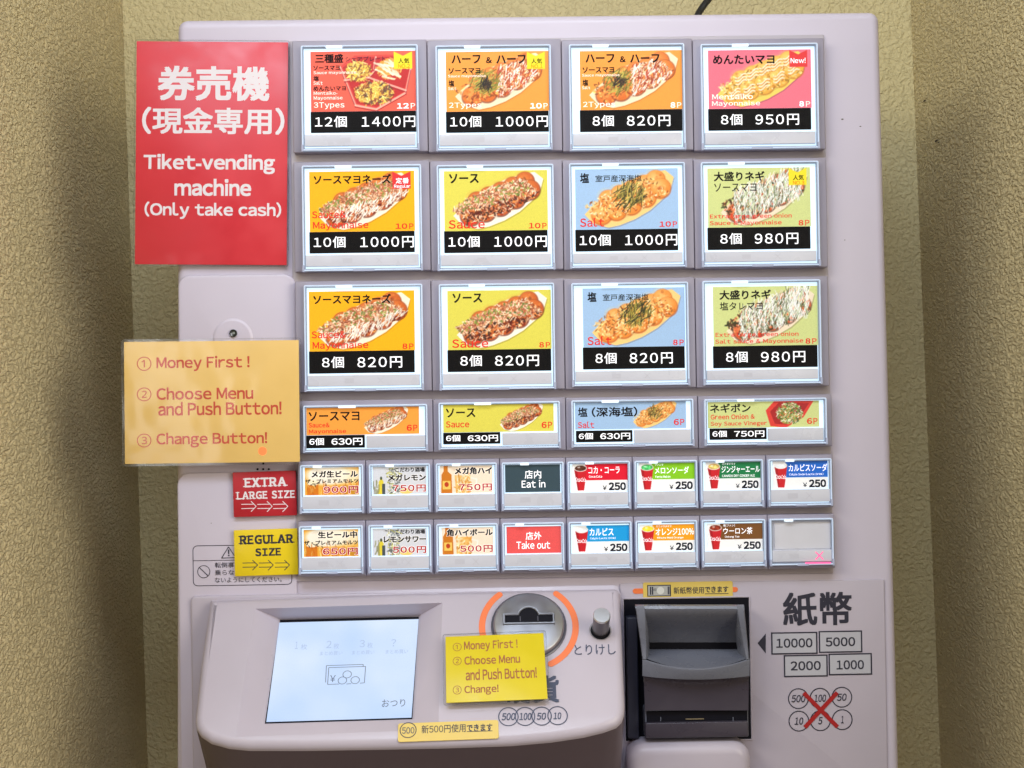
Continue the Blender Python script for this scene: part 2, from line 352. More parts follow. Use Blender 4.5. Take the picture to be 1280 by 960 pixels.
# boat-shaped tray, coordinates as a share of the picture (x by width, y by height)
BOAT = [(.05, .74), (.12, .62), (.24, .46), (.42, .25), (.60, .12), (.78, .03), (.90, .00), (.99, .12), (.96, .30), (.88, .48), (.74, .68), (.58, .83), (.42, .93), (.30, .97), (.14, .90)]
def boat(a, kind, ox=0.0, oy=0.0, sx=1.0, sy=1.0):
    A = a.asp
    def X(x): return (ox + x * sx) * A
    def Y(y): return oy + y * sy
    k = sy
    kinds = {'sauce': ((246, 238, 222), 0), 'mayo': ((248, 236, 214), 0), 'salt': ((246, 205, 130), 0), 'negi': ((240, 222, 196), 0), 'mentai': ((235, 205, 95), 0), 'half': ((240, 225, 190), 0)}
    tray = kinds[kind][0]
    a.poly([(X(x) + .012, Y(y) + .02) for x, y in BOAT], (70, 40, 30), .22)
    a.poly([(X(x), Y(y)) for x, y in BOAT], tray)
    inn = [(x * .84 + .09, y * .80 + .085) for x, y in BOAT]
    a.poly([(X(x), Y(y)) for x, y in inn], tuple(q * .9 for q in tray), .8)
    def ins(x, y):   # test against food area
        px = (x / A - ox) / sx; py = (y - oy) / sy
        t = (px * .80 - (py - .5) * .62 - .40); n_ = (px - .53) * .66 + (py - .47) * .95
        return abs(t) < .45 and abs(n_) < .25 * (1 - (t / .62) ** 2 * .6)
    balls = []
    for i in range(5):
        t = i / 4.0; balls.append((.30 + .50 * t, .44 - .33 * t + .04, .090))
    for i in range(5):
        t = i / 4.0; balls.append((.23 + .62 * t - .0, .74 - .44 * t - .05 * math.sin(t * 3.1) * -1.2, .098))
    base = {'sauce': ((196, 88, 34), (232, 146, 72), (96, 28, 14)), 'mayo': ((200, 90, 32), (236, 150, 74), (104, 30, 14)), 'salt': ((230, 138, 54), (250, 206, 132), (184, 76, 20)),
            'negi': ((206, 88, 44), (238, 140, 86), (84, 34, 18)), 'mentai': ((228, 168, 60), (250, 218, 130), (190, 110, 30)), 'half': ((216, 108, 38), (244, 168, 86), (124, 42, 18))}[kind]
    for bx, by, br in balls:
        j = rng.uniform(-.012, .012); r = br * A * sx
        ry = min(r, .17 * k) 
        rx = ry * 1.05
        a.ell(X(bx), Y(by) + .01, rx * 1.1, ry * 1.1, base[2], .7)
        a.ell(X(bx), Y(by), rx, ry, base[0])
        a.ell(X(bx) - rx * .22, Y(by) - ry * .28, rx * .6, ry * .55, base[1], .75, soft=.3)
        for q in range(14):
            th = rng.uniform(0, 6.28); rr_ = rng.uniform(0, .85)
            a.ell(X(bx) + rx * rr_ * math.cos(th), Y(by) + ry * rr_ * math.sin(th), rx * rng.uniform(.08, .26), ry * rng.uniform(.07, .2), base[rng.integers(3)], .45, rot=rng.uniform(0, 3))
    w1 = .014 * k / 0.9
    a.strokes(260, ins, [base[0], base[1], base[2], base[1], tuple(q * .6 for q in base[0]), tuple(min(255, q * 1.15 + 20) for q in base[1])], .045 * k, w1 * 1.6, 0, .5)
    fl = [(250, 226, 190), (236, 190, 150), (222, 160, 120), (255, 240, 215), (205, 130, 90)]
    low = lambda x, y: ins(x, y) and ((x / A - ox) / sx - .53) * .5 + ((y - oy) / sy - .47) > .02
    up = lambda x, y: ins(x, y) and ((x / A - ox) / sx - .53) * .5 + ((y - oy) / sy - .47) < .045
    if kind in ('sauce', 'mayo'):
        a.strokes(60, low, [(96, 26, 14), (140, 44, 22), (78, 22, 14)], .09 * k, w1 * 2.4, -.6, .6, .9)
        a.strokes(560, up, fl, .08 * k, w1, 0, .85); a.strokes(160, up, [(176, 96, 62), (150, 74, 48)], .06 * k, w1, 0, .7); a.strokes(140, low, fl, .07 * k, w1, 0, .7)
        a.strokes(70, up, [(110, 130, 60), (150, 160, 70)], .035 * k, w1 * 1.5, 0, .8)
        if kind == 'mayo':
            a.strokes(130, low, [(255, 248, 238), (250, 236, 220)], .13 * k, w1 * .95, -1.1, .9, .4)
        else: a.strokes(40, low, [(70, 40, 30)], .03 * k, w1 * 1.8, 0, .8)
    elif kind == 'salt':
        a.strokes(120, ins, [(255, 232, 180), (250, 205, 130), (255, 240, 205)], .05 * k, w1, 0, .6)
        cen = lambda x, y: math.hypot((x / A - ox) / sx - .53, ((y - oy) / sy - .42) * .75) < .15
        a.strokes(120, cen, [(64, 60, 28), (120, 108, 44), (160, 146, 60), (40, 42, 26), (200, 180, 90)], .24 * k, w1 * .9, -1.0, .88, .75)
    elif kind == 'half':
        l_ = lambda x, y: ins(x, y) and (x / A - ox) / sx < .52
        r_ = lambda x, y: ins(x, y) and (x / A - ox) / sx > .50
        a.strokes(220, r_, fl + [(255, 235, 225)], .08 * k, w1, 0, .8); a.strokes(110, r_, [(255, 246, 240), (180, 60, 40)], .12 * k, w1, -1.2, .85, .5)
        cen = lambda x, y: math.hypot((x / A - ox) / sx - .36, ((y - oy) / sy - .5) * .75) < .15
        a.strokes(110, cen, [(150, 140, 50), (190, 176, 80), (110, 110, 40)], .2 * k, w1, -.6, .8, .9)
        cen = lambda x, y: math.hypot((x / A - ox) / sx - .36, ((y - oy) / sy - .52) * .8) < .075
        a.strokes(110, cen, [(46, 34, 26), (30, 26, 24), (80, 56, 30)], .16 * k, w1, -1.2, .9, .9)
    elif kind == 'negi':
        a.strokes(260, ins, [(64, 58, 30), (50, 66, 34), (84, 52, 26)], .07 * k, w1 * 1.8, 0, .8)
        top = lambda x, y: abs(((x / A - ox) / sx - .57) * .62 + ((y - oy) / sy - .40)) < .27 and .2 < (x / A - ox) / sx < .93
        a.strokes(780, top, [(250, 252, 244), (240, 244, 228), (206, 220, 170), (252, 254, 250), (96, 110, 74), (250, 250, 244)], .17 * k, w1 * .8, -1.45, .82, .5)
    elif kind == 'mentai':
        for bx, by, br in balls:
            x0 = X(bx); y0 = Y(by)
            for q in range(3):
                t = np.linspace(0, 1, 9); xs = x0 + (-.8 + 1.6 * t) * .085 * A * sx * .8; ys = y0 + (q - 1) * .055 * k - (t - .5) * .07 * k + np.sin(t * 6.3) * .022 * k
                for i in range(8): a.seg(xs[i], ys[i] + .014, xs[i + 1], ys[i + 1] + .014, .02 * k, (196, 120, 50), .5); a.seg(xs[i], ys[i], xs[i + 1], ys[i + 1], .026 * k, (253, 228, 196), .9)
        a.strokes(70, ins, [(255, 244, 220), (240, 196, 120)], .05 * k, w1, 0, .6)
def badge(a, x0, y0, x1, y1, c):
    A = a.asp; a.poly([(x0 * A, y0), ((x0 + x1) / 2 * A, y0 + (y1 - y0) * .26), (x1 * A, y0), (x1 * A, y1), (x0 * A, y1)], c)

# ================================================================== the walls
def wallmat(name, col, scale, depth, ysq=1.0):
    m = bpy.data.materials.new(name); m.use_nodes = True; nt = m.node_tree; b = nt.nodes['Principled BSDF']
    b.inputs['Roughness'].default_value = 0.75; b.inputs['Specular IOR Level'].default_value = 0.35
    tc = nt.nodes.new('ShaderNodeTexCoord')
    mp = nt.nodes.new('ShaderNodeMapping'); nt.links.new(tc.outputs['Object'], mp.inputs[0]); mp.inputs['Scale'].default_value = (1, ysq, 1)
    dn = nt.nodes.new('ShaderNodeTexNoise'); dn.inputs['Scale'].default_value = scale * .6; nt.links.new(mp.outputs[0], dn.inputs['Vector'])
    ad = nt.nodes.new('ShaderNodeVectorMath'); ad.operation = 'MULTIPLY_ADD'; ad.inputs[1].default_value = (0.005,) * 3
    nt.links.new(dn.outputs['Color'], ad.inputs[0]); nt.links.new(mp.outputs[0], ad.inputs[2])
    n1 = nt.nodes.new('ShaderNodeTexNoise'); n1.inputs['Scale'].default_value = scale; n1.inputs['Detail'].default_value = 3; n1.inputs['Roughness'].default_value = .5
    nt.links.new(ad.outputs[0], n1.inputs['Vector'])
    cr = nt.nodes.new('ShaderNodeMapRange'); cr.interpolation_type = 'SMOOTHSTEP'; cr.inputs[1].default_value = .36; cr.inputs[2].default_value = .66
    nt.links.new(n1.outputs[0], cr.inputs[0])
    n2 = nt.nodes.new('ShaderNodeTexNoise'); n2.inputs['Scale'].default_value = scale * 3; nt.links.new(tc.outputs['Object'], n2.inputs['Vector'])
    mm = nt.nodes.new('ShaderNodeMath'); mm.operation = 'MULTIPLY_ADD'; mm.inputs[1].default_value = .18; nt.links.new(n2.outputs[0], mm.inputs[0]); nt.links.new(cr.outputs[0], mm.inputs[2])
    bp = nt.nodes.new('ShaderNodeBump'); bp.inputs['Strength'].default_value = 1.0; bp.inputs['Distance'].default_value = depth
    nt.links.new(mm.outputs[0], bp.inputs['Height']); nt.links.new(bp.outputs[0], b.inputs['Normal'])
    n3 = nt.nodes.new('ShaderNodeTexNoise'); n3.inputs['Scale'].default_value = 6; n3.inputs['Detail'].default_value = 5; nt.links.new(tc.outputs['Object'], n3.inputs['Vector'])
    mx = nt.nodes.new('ShaderNodeMix'); mx.data_type = 'RGBA'; nt.links.new(n3.outputs[0], mx.inputs[0])
    mx.inputs[6].default_value = (*[c * .9 for c in col], 1); mx.inputs[7].default_value = (*[min(c * 1.08, 1) for c in col], 1)
    nt.links.new(mx.outputs[2], b.inputs['Base Color'])
    return m
WM = wallmat('ochre_stucco', (0.68, 0.585, 0.32), 260, .0010)
WM2 = wallmat('ochre_stucco_sides', (0.74, 0.63, 0.37), 380, .0023, .55)
WD = -0.26       # back wall, behind the cabinet
lt, lb = at(153, 0, WD), at(185, 960, WD); rt, rb = at(1138, 0, WD), at(1176, 960, WD)
def ext(a, b, z):   # point on line ab at height z
    t = (z - a.z) / (b.z - a.z); return a + (b - a) * t
Z0, Z1 = 0.6, 2.3
def sheet(name, pts, m, th):
    n = (pts[1] - pts[0]).cross(pts[3] - pts[0]).normalized() * th
    mb = MB(); q = pts + [p - n for p in pts]
    mb.add(q, [(0, 1, 2, 3), (7, 6, 5, 4), (0, 4, 5, 1), (1, 5, 6, 2), (2, 6, 7, 3), (3, 7, 4, 0)])
    return mb.build(name, m, None, smooth=False, kind='structure')
L0, L1, R0, R1 = ext(lt, lb, Z0), ext(lt, lb, Z1), ext(rt, rb, Z0), ext(rt, rb, Z1)
ox = Vector((0.05, 0, 0))
wall_b = sheet('back_wall', [L0 - ox, R0 + ox, R1 + ox, L1 - ox], WM, 0.08)
fw = Vector((0, -0.62, 0)); tiny = Vector((0, -0.0, 0))
wall_l = sheet('left_wall', [L0 + fw + Vector((-.02, 0, 0)), L0, L1, L1 + fw + Vector((-.02, 0, 0))], WM2, 0.08)
wall_r = sheet('right_wall', [R0, R0 + fw + Vector((.02, 0, 0)), R1 + fw + Vector((.02, 0, 0)), R1], WM2, 0.08)
# specks of dirt on the right wall
WR = Plane(R0, fw + Vector((.02, 0, 0)), R1 - R0)
SPECK = mat('dirt_speck', (0.06, 0.045, 0.03), 0.8)
for x, y, s_ in ((1157, 126, .0016), (1172, 176, .002), (1175, 178, .0012)):
    mb = MB(); c = WR.loc(x, y); polyflat(mb, WR, [(c[0] + s_ * 3 * math.cos(a) * random.uniform(.6, 1), c[1] + s_ * .7 * math.sin(a) * random.uniform(.6, 1)) for a in [i * 6.28 / 9 for i in range(9)]], 0.0012)
    mb.build('dirt_speck', SPECK, wall_r, smooth=False)

# ================================================================== the machine
base = at(670, 1000, 0)
MACH = thing('ticket_machine', 'large cream ticket vending machine with rows of backlit menu buttons against the stucco wall', 'ticket machine', (base.x, 0.13, base.z - 0.1))
# cabinet: outline slightly wider at the foot, rolled edges
ctl, ctr, cbl, cbr = at(221, 19), at(1100, 18.5), at(220, 960), at(1125, 960)
def cab_outline(ins, y, zb):
    L = [];
    def xl(z): t = (z - ctl.z) / (cbl.z - ctl.z); return ctl.x + (cbl.x - ctl.x) * t
    def xr(z): t = (z - ctr.z) / (cbr.z - ctr.z); return ctr.x + (cbr.x - ctr.x) * t
    zt = (ctl.z + ctr.z) / 2 - ins; r = max(0.0075 - ins, .0008)
    for k in range(6):
        a = R(90 * k / 5); L.append(Vector((xr(zt) - ins - r + r * math.cos(a), y, zt - r + r * math.sin(a))))
    for k in range(6):
        a = R(90 + 90 * k / 5); L.append(Vector((xl(zt) + ins + r + r * math.cos(a), y, zt - r + r * math.sin(a))))
    L.append(Vector((xl(zb) + ins, y, zb))); L.append(Vector((xr(zb) - ins, y, zb)))
    return L
zb = base.z - 0.1
mb = MB(); rings = [cab_outline(0, 0.245, zb), cab_outline(0, 0.02, zb)]
for k in range(6):
    t = R(90 * k / 5); rings.append(cab_outline(0.006 * (1 - math.cos(t)), 0.006 - 0.006 * math.sin(t), zb))
mb.loft(rings); mb.build('cabinet', BODY, MACH, angle=40)
# service covers on the left of the cabinet
def px_plate(x0, y0, x1, y1, h0, h1, r, bev, name, m, parent, P=FRONT, bs=3, **kw):
    mb = MB(); plate(mb, P, P.rect(x0, y0, x1, y1, h1), h0, h1, r, bev, bs=bs); return mb.build(name, m, parent, **kw)
px_plate(223.5, 343, 371, 576, 0.0005, 0.0030, .009, .0016, 'service_cover', BODY, MACH)
px_plate(223.5, 590, 372, 1010, 0.0005, 0.0030, .009, .0016, 'service_cover', BODY, MACH)
px_plate(366, 47, 1036, 722, 0.0004, 0.0020, .001, .0006, 'button_field', mat('field_plastic', (0.47, 0.43, 0.48), .45, noise=.05, nscale=20), MACH)
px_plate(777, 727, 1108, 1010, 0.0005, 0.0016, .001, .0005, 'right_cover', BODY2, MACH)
# sensor window with its half-moon bump
mb = MB(); c = FRONT.loc(291, 423, .0032); lathe(mb, FRONT, c, [(.0150, .003), (.0135, .0039), (.0128, .0040), (0.00001, .0041)]); mb.build('sensor_bump', BODY, MACH)
mb = MB(); c = FRONT.loc(291.5, 416.5, .005); lathe(mb, FRONT, c, [(.0030, .0047), (.0028, .0056), (.0019, .0057)], 24); mb.build('sensor_lens', mat('dark_lens', (0.02, 0.025, 0.02), .12, coat=1), MACH)
mb = MB(); lathe(mb, FRONT, (c[0] + .0005, c[1]), [(.0010, .0058), (.0008, .0060)], 16); mb.build('sensor_lens', mat('lens_glint', (.25, .28, .25), .2), MACH)  # small pale disc painted on the lens as its glint
for x, y in ((329, 579.5), (322, 586.5), (329, 586.5), (336, 586.5)):
    mb = MB(); disc(mb, FRONT, FRONT.loc(x, y, .0012), 0, .00085, .0012, 14); mb.build('speaker_hole', BLACK, MACH, smooth=False)
for x, y, q in ((1053, 149, .0009), (1075.5, 158, .0007), (1056, 300, .0005), (264, 654, .0004), (540, 738, .0005)):
    mb = MB(); c = FRONT.loc(x, y, .0001 if y < 400 and x > 1000 else .0032); polyflat(mb, FRONT, [(c[0] + q * 1.1 * math.cos(a), c[1] + q * .55 * math.sin(a)) for a in [i * 6.28 / 8 for i in range(8)]], .0001 if x > 1000 else .0032)
    mb.build('scuff', SPECK, MACH, smooth=False)
# bracket on the top right corner
mb = MB(); tz = ctr.z; x0 = at(1073, 20).x
plate(mb, Plane((0, 0, tz), (1, 0, 0), (0, 1, 0)), (x0, .004, x0 + .013, .020), -.0005, .0022, .002, .001); mb.build('top_bracket', mat('bracket_metal', (.12, .11, .11), .4, metal=.5), MACH)

# ------------------------------------------------------------------ buttons
H_CELL, H_LIGHT, H_CARD, H_PIC, H_TXT, H_PANE, H_RIM = .0100, .0104, .0110, .0111, .01125, .0137, .0142
def button(cell, win, card, label, small=False, wide=False, lit=True):
    P = FRONT
    mb = MB(); plate(mb, P, P.rect(*cell, H_CELL), .0012, H_CELL, .0006, .0007, seg=2)
    o = mb.build('menu_button', BEZ, MACH, label=label)
    rc = P.rect(*win, H_RIM); u0, v0, u1, v1 = rc
    push_h = {True: 0.0095}.get(small, 0.0098)
    mb = MB(); plate(mb, P, (u0 + .0012, v0 + .0012, u1 - .0012, v1 - .0012), H_CELL - .0002, H_LIGHT, .0008, .0002, seg=2, bs=1)
    mb.build('light_panel', LIGHT if lit else LIGHTOFF, o)
    mb = MB(); ringframe(mb, P, rc, .0011, H_CELL - .0003, H_RIM, .0012, .0003); mb.build('window_rim', RIM, o)
    i_ = .0013; mb = MB(); ringframe(mb, P, (u0 + i_, v0 + i_, u1 - i_, v1 - i_), .0005, H_CELL, H_RIM - .0010, .0006, .0001)
    mb.build('refraction_ring', RIMDARK, o)  # dark ring added to imitate the refraction line in the acrylic
    # little clips: two bright lugs on the top, latch at the foot
    mb = MB(); wdt = u1 - u0
    q = random.uniform(.2, .3)
    plate(mb, P, (u0 + wdt * q, v1 - .0022, u0 + wdt * (q + .14), v1 - .0003), H_RIM - .002, H_RIM + .0005, .0003, .0001, seg=1, bs=1)
    mb.build('clip', mat('clip_acrylic', (.75, .85, .95), .15, emit=.5, ecol=(.75, .9, 1)), o)
    mb = MB(); plate(mb, P, (u0 + wdt * .42, v0 - .0005, u0 + wdt * .60, v0 + .0009), H_RIM - .003, H_RIM + .0004, .0002, .0001, seg=1, bs=1)
    LM = mat('latch_acrylic', (.40, .43, .56), .15, emit=.10, ecol=(.5, .65, 1.0), coat=.6); mb.build('latch', LM, o)
    for s_ in (0, 1):
        mb = MB(); uu = u0 - .0004 if s_ == 0 else u1 - .0012
        plate(mb, P, (uu, v0 - .0006, uu + .0016, v0 + .0045), H_RIM - .004, H_RIM + .0003, .0003, .0002, seg=1, bs=1); mb.build('corner_lug', LM, o)
    return o, P, rc
def push(o, P, x0, y0, x1, y1, marks=True, sold=False):
    rc = P.rect(x0, y0, x1, y1, .0134); mb = MB(); plate(mb, P, rc, H_CELL, .0134, .0003, .0003, seg=2); mb.build('push_plate', PUSH, o)
    u0, v0, u1, v1 = rc; cy = (v0 + v1) / 2; wdt = u1 - u0; hh = (v1 - v0) * .26
    faint = mat('faint_mark', (.52, .515, .57), .35, emit=.085, ecol=(.7, .8, 1))
    if marks:
        mb = MB(); a = u0 + wdt * .37; polyflat(mb, P, [(a - hh * 1.6, cy - hh * .8), (a + hh * 1.6, cy - hh * .8), (a + hh * 1.6, cy + hh * .8), (a - hh * 1.6, cy + hh * .8)], .01345)
        a = u0 + wdt * .65 if not sold else u0 + wdt * .79
        if not sold:
            bar(mb, P, (a - hh, cy - hh), (a + hh, cy + hh), .0004, .01345); bar(mb, P, (a - hh, cy + hh), (a + hh, cy - hh), .0004, .01347)
        mb.build('sold_out_mark', faint, o, smooth=False)
    if sold:
        a = u0 + wdt * .79; g = mat('red_led', (.9, .1, .3), .3, emit=1.1, ecol=(1.0, .08, .25)); mb = MB(); hh = (v1 - v0) * .33
        for dx, dy in ((1, 1), (1, -1)): bar(mb, P, (a - hh * dx, cy - hh * dy), (a + hh * dx, cy + hh * dy), .0007, .0135 + .00004 * dy)
        mb.build('sold_out_mark', g, o, smooth=False, label='lit red cross')
        mb = MB(); plate(mb, P, (u0 + wdt * .55, v0 - .0014, u1 - .001, v0 - .0006), .0134, .0148, .0002, .0001, 1, 1); mb.build('indicator_light', g, o)
def fr(card, f):
    x0, y0, x1, y1 = card; a, b, c, d = f
    return (x0 + (x1 - x0) * a, y0 + (y1 - y0) * b, x0 + (x1 - x0) * c, y0 + (y1 - y0) * d)
def cardbody(o, P, card, m, h=H_CARD, name='menu_card'):
    mb = MB(); plate(mb, P, P.rect(*card, h), H_LIGHT, h, .0003, .0001, seg=1, bs=1); return mb.build(name, m, o)
K = (18, 16, 22); WH = (250, 250, 255); RED = (222, 45, 40)
kT = ink(K); wT = ink(WH, .55); rT = ink(RED, .30); pT = ink((255, 235, 225), .45); bandM = ink((12, 12, 14), 0)

TALL = dict(mayo=(250, 178, 8), sauce=(220, 210, 84), salt=(160, 192, 228), negi=(206, 214, 140), half=(246, 156, 62), mentai=(234, 112, 132), plate_=(236, 96, 76))
def big_button(cell, win, card, band_y, kind, price, lines, label, bdg=None):
    o, P, rc = button(cell, win, card, label)
    push(o, P, win[0] + 4.5, card[3] + 2.3, win[2] - 4, win[3] - 5.5)
    u0, v0, u1, v1 = P.rect(*card, H_CARD)
    cardbody(o, P, (card[0], band_y, card[2], card[3]), bandM, name='price_strip')
    pic = (card[0], card[1], card[2], band_y)
    art = Art(196, 112, TALL[kind])
    if kind == 'plate_':
        A = art.asp; hx = [(.28, .25), (.42, .07), (.80, .06), (.96, .30), (.90, .70), (.62, .97), (.42, .90)]
        art.poly([(x * A, y) for x, y in hx], (215, 70, 62)); art.poly([((x * .93 + .045) * A, y * .92 + .04) for x, y in hx], (190, 38, 40))
        for x0_, y0_, x1_, y1_ in ((.28, .26, .42, .90), (.42, .90, .62, .97), (.62, .97, .90, .70), (.90, .70, .95, .30), (.32, .48, .55, .44), (.55, .44, .62, .3), (.55, .44, .90, .66), (.62, .1, .6, .3)):
            art.seg(x0_ * A, y0_, x1_ * A, y1_, .03, (250, 196, 176), .8); art.seg(x0_ * A, y0_ + .03, x1_ * A, y1_ + .03, .02, (150, 24, 30), .6)
        for cx, cy, rx, ry, t in ((.45, .33, .115, .16, 0), (.76, .30, .125, .17, 1), (.60, .70, .175, .19, 2)):
            for q in range(9): art.ell((cx + rng.uniform(-.6, .6) * rx) * A, cy + rng.uniform(-.5, .5) * ry, rx * .42 * A, ry * .45, (228, 158, 62), .95)
            f_ = lambda x, y: ((x / A - cx) / rx) ** 2 + ((y - cy) / ry) ** 2 < 1.05
            art.strokes(260 if t != 1 else 110, f_, [(246, 226, 110), (235, 200, 80), (255, 240, 160), (200, 150, 60), (130, 70, 40)] if t != 1 else [(246, 190, 100), (235, 160, 70)], .09, .016, 0, .85)
            if t == 1: art.strokes(26, f_, [(255, 238, 205)], .22, .03, .5, .9, .35)
            if t == 2: art.strokes(26, f_, [(120, 60, 40), (90, 70, 60)], .07, .03, 0, .7)
    else:
        boat(art, kind, .04 if kind != 'negi' else .08, .03, .93 if kind != 'negi' else .90, .97)
    if bdg:
        B = {'pop': (240, 222, 30), 'new': (222, 48, 50), 'reg': (222, 48, 50)}[bdg[0]]
        by1 = .225 / .739
        badge(art, .79, .01, .965, by1 * .98, B)
    art.grain(.03)
    picture(P, P.rect(*pic, H_PIC), H_PIC, art, o)
    h = H_TXT
    for L in lines:
        s_, f_, st = L
        kw = dict(k=dict(material=kT, off=.030), K=dict(material=kT, off=.034), t=dict(material=kT, off=.008), w=dict(material=pT, off=.014, serif=.07), r=dict(material=rT, off=.016, serif=.07),
                  W=dict(material=wT, off=.03), R=dict(material=rT, off=.028), v=dict(material=ink((70, 40, 60)), off=.006))[st]
        text(P, s_, fr(card, f_), parent=o, h=h, **kw)
    if bdg:
        if bdg[0] == 'pop':
            text(P, '人気', fr(card, (.83, .085, .935, .15)), kT, o, h, off=.01); text(P, bdg[1], fr(card, (.83, .16, .94, .205)), ink((235, 120, 20), .3), o, h)
        elif bdg[0] == 'new': text(P, 'New!', fr(card, (.80, .10, .945, .165)), wT, o, h, off=.01)
        else:
            text(P, '定番', fr(card, (.82, .08, .945, .15)), wT, o, h, off=.012); text(P, 'Regular', fr(card, (.805, .16, .96, .215)), wT, o, h, off=.012)
    n_, yen = price; five = len(yen) == 5
    fy = (.800, .938)
    if five: a, b, c, d = .04, .342, .483, .992
    else: a, b, c, d = .123, .330, .458, .882
    text(P, n_, fr(card, (a, fy[0], b, fy[1])), wT, o, h, off=.009, track=.06); text(P, yen, fr(card, (c, fy[0], d, fy[1])), wT, o, h, off=.009, track=.10)
    mb = MB(); plate(mb, P, (rc[0] + .0014, rc[1] + .0118, rc[2] - .0014, rc[3] - .0014), H_PANE - .0006, H_PANE, .0006, .0001, seg=1, bs=1); mb.build('clear_window', PANE, o)

xs = [((366, 534), (534.8, 702), (702.8, 866), (866.8, 1031)), ((367.5, 537.5), (538.3, 703.4), (704.2, 867.2), (868, 1034)), ((369.5, 539), (539.8, 705.2), (706, 869.2), (870, 1036))]
def cy(x, a, b): return a + (b - a) * (x - 370) / 660
ycell = [((50.5, 48), (190.5, 187)), ((202, 197.5), (339.5, 334.5)), ((351.5, 345.5), (490.5, 482.5)), ((501, 493), (567.5, 558)), ((576.5, 568), (643.5, 634.5)), ((652, 642.5), (721, 710.5))]
def cell(row, x0, x1):
    xm = (x0 + x1) / 2; (a, b), (c, d) = ycell[row]; return (x0, cy(xm, a, b), x1, cy(xm, c, d))
HALF = [('ハーフ', (.054, .045, .335, .150), 'k'), ('&', (.39, .07, .445, .145), 'k'), ('ハーフ', (.49, .045, .775, .150), 'k'), ('ソースマヨ', (.025, .205, .334, .276), 'k'),
        ('Sauce mayonnaise', (.02, .286, .386, .328), 'w'), ('塩', (.025, .358, .08, .434), 'K'), ('Salt', (.02, .440, .1, .478), 'w'), ('2Types', (.03, .632, .345, .715), 'w')]
def P10(s='10', c='W'): return [(s, (.818, .640, .930, .706), c), ('P', (.945, .640, .990, .706), 'w' if c == 'W' else 'r')]
def P8(c='W'): return [('8', (.885, .640, .930, .706), c), ('P', (.945, .640, .990, .706), 'w' if c == 'W' else 'r')]
SM = [('ソースマヨネーズ', (.04, .040, .775, .154), 'k'), ('Sauce&', (.025, .490, .345, .575), 'r'), ('Mayonnaise', (.03, .613, .560, .724), 'r')]
SO = [('ソース', (.048, .040, .333, .154), 'k'), ('Sauce', (.044, .604, .392, .708), 'r')]
SA = [('塩', (.045, .053, .132, .172), 'k'), ('室戸産深海塩', (.195, .075, .645, .158), 't'), ('Salt', (.045, .598, .280, .706), 'r')]
NG = lambda b, c: [('大盛りネギ', (.06, .045, .553, .162), 'k'), (b, (.064, .192, .474, .292), 't'), ('Extra large green onion', (.02, .563, .82, .630), 'r'), (c, (.02, .646, .72 if len(c) < 20 else .862, .712), 'r')]
ROW1 = [
 ((376.5, 56, 523, 187.5), (388.4, 64, 520.2, 165.4), 139, 'plate_', ('12個', '1400円'),
  [('三種盛', (.042, .034, .308, .146), 'K'), ('シェアプレート', (.33, .065, .71, .123), 'v'), ('ソースマヨ', (.026, .178, .274, .236), 'k'), ('Sauce mayonnaise', (.026, .243, .43, .290), 'w'), ('塩', (.026, .306, .077, .364), 'K'),
   ('Salt', (.026, .369, .113, .413), 'w'), ('めんたいマヨ', (.026, .43, .333, .487), 'k'), ('Mentaiko-', (.026, .495, .252, .537), 'w'), ('Mayonnaise', (.026, .552, .302, .608), 'w'), ('3Types', (.03, .628, .32, .715), 'w')] + P10('12'),
  'top row first menu button, red card with three-part share plate, 12 pieces 1400 yen', ('pop', 'NO.2')),
 ((545, 56, 689.5, 187), (557.5, 64.3, 686, 165.2), 139, 'half', ('10個', '1000円'), HALF + P10(), 'orange half and half menu button with yellow badge, 10 pieces 1000 yen', ('pop', 'NO.1')),
 ((712, 54.5, 856.5, 187), (725, 63.2, 853, 164.2), 137, 'half', ('8個', '820円'), HALF + P8(), 'orange half and half menu button without badge, 8 pieces 820 yen', None),
 ((877, 54, 1023.5, 185.5), (885.4, 62.3, 1014, 162.6), 135.5, 'mentai', ('8個', '950円'),
  [('めんたいマヨ', (.046, .06, .643, .176), 'k'), ('Mentaiko', (.033, .547, .434, .616), 'w'), ('Mayonnaise', (.033, .633, .503, .711), 'w')] + P8(), 'pink menu button with red New! badge, 8 pieces 950 yen', ('new', '')),
]
ROW2 = [
 ((377.7, 206, 527.2, 338), (386.8, 214, 518.3, 316), 289.3, 'mayo', ('10個', '1000円'), SM + P10(c='R'), 'golden sauce mayonnaise menu button with red badge, 10 pieces 1000 yen', ('reg', '')),
 ((546.6, 205.5, 692.8, 337), (555.2, 213.2, 684.6, 315.5), 288.2, 'sauce', ('10個', '1000円'), SO + P10(c='R'), 'yellow sauce menu button, 10 pieces 1000 yen', None),
 ((712.2, 203.2, 857.3, 334), (719.3, 211, 847.7, 313.6), 286.5, 'salt', ('10個', '1000円'), SA + P10(c='R'), 'light blue salt menu button, 10 pieces 1000 yen', None),
 ((877.2, 201.6, 1024.6, 332.4), (884.6, 209.7, 1013.1, 311.7), 283.8, 'negi', ('8個', '980円'), NG('ソースマヨ', 'Sauce & Mayonnaise') + P8('R'), 'pale green onion sauce mayonnaise menu button with yellow badge, 8 pieces 980 yen', ('pop', 'NO.3')),
]
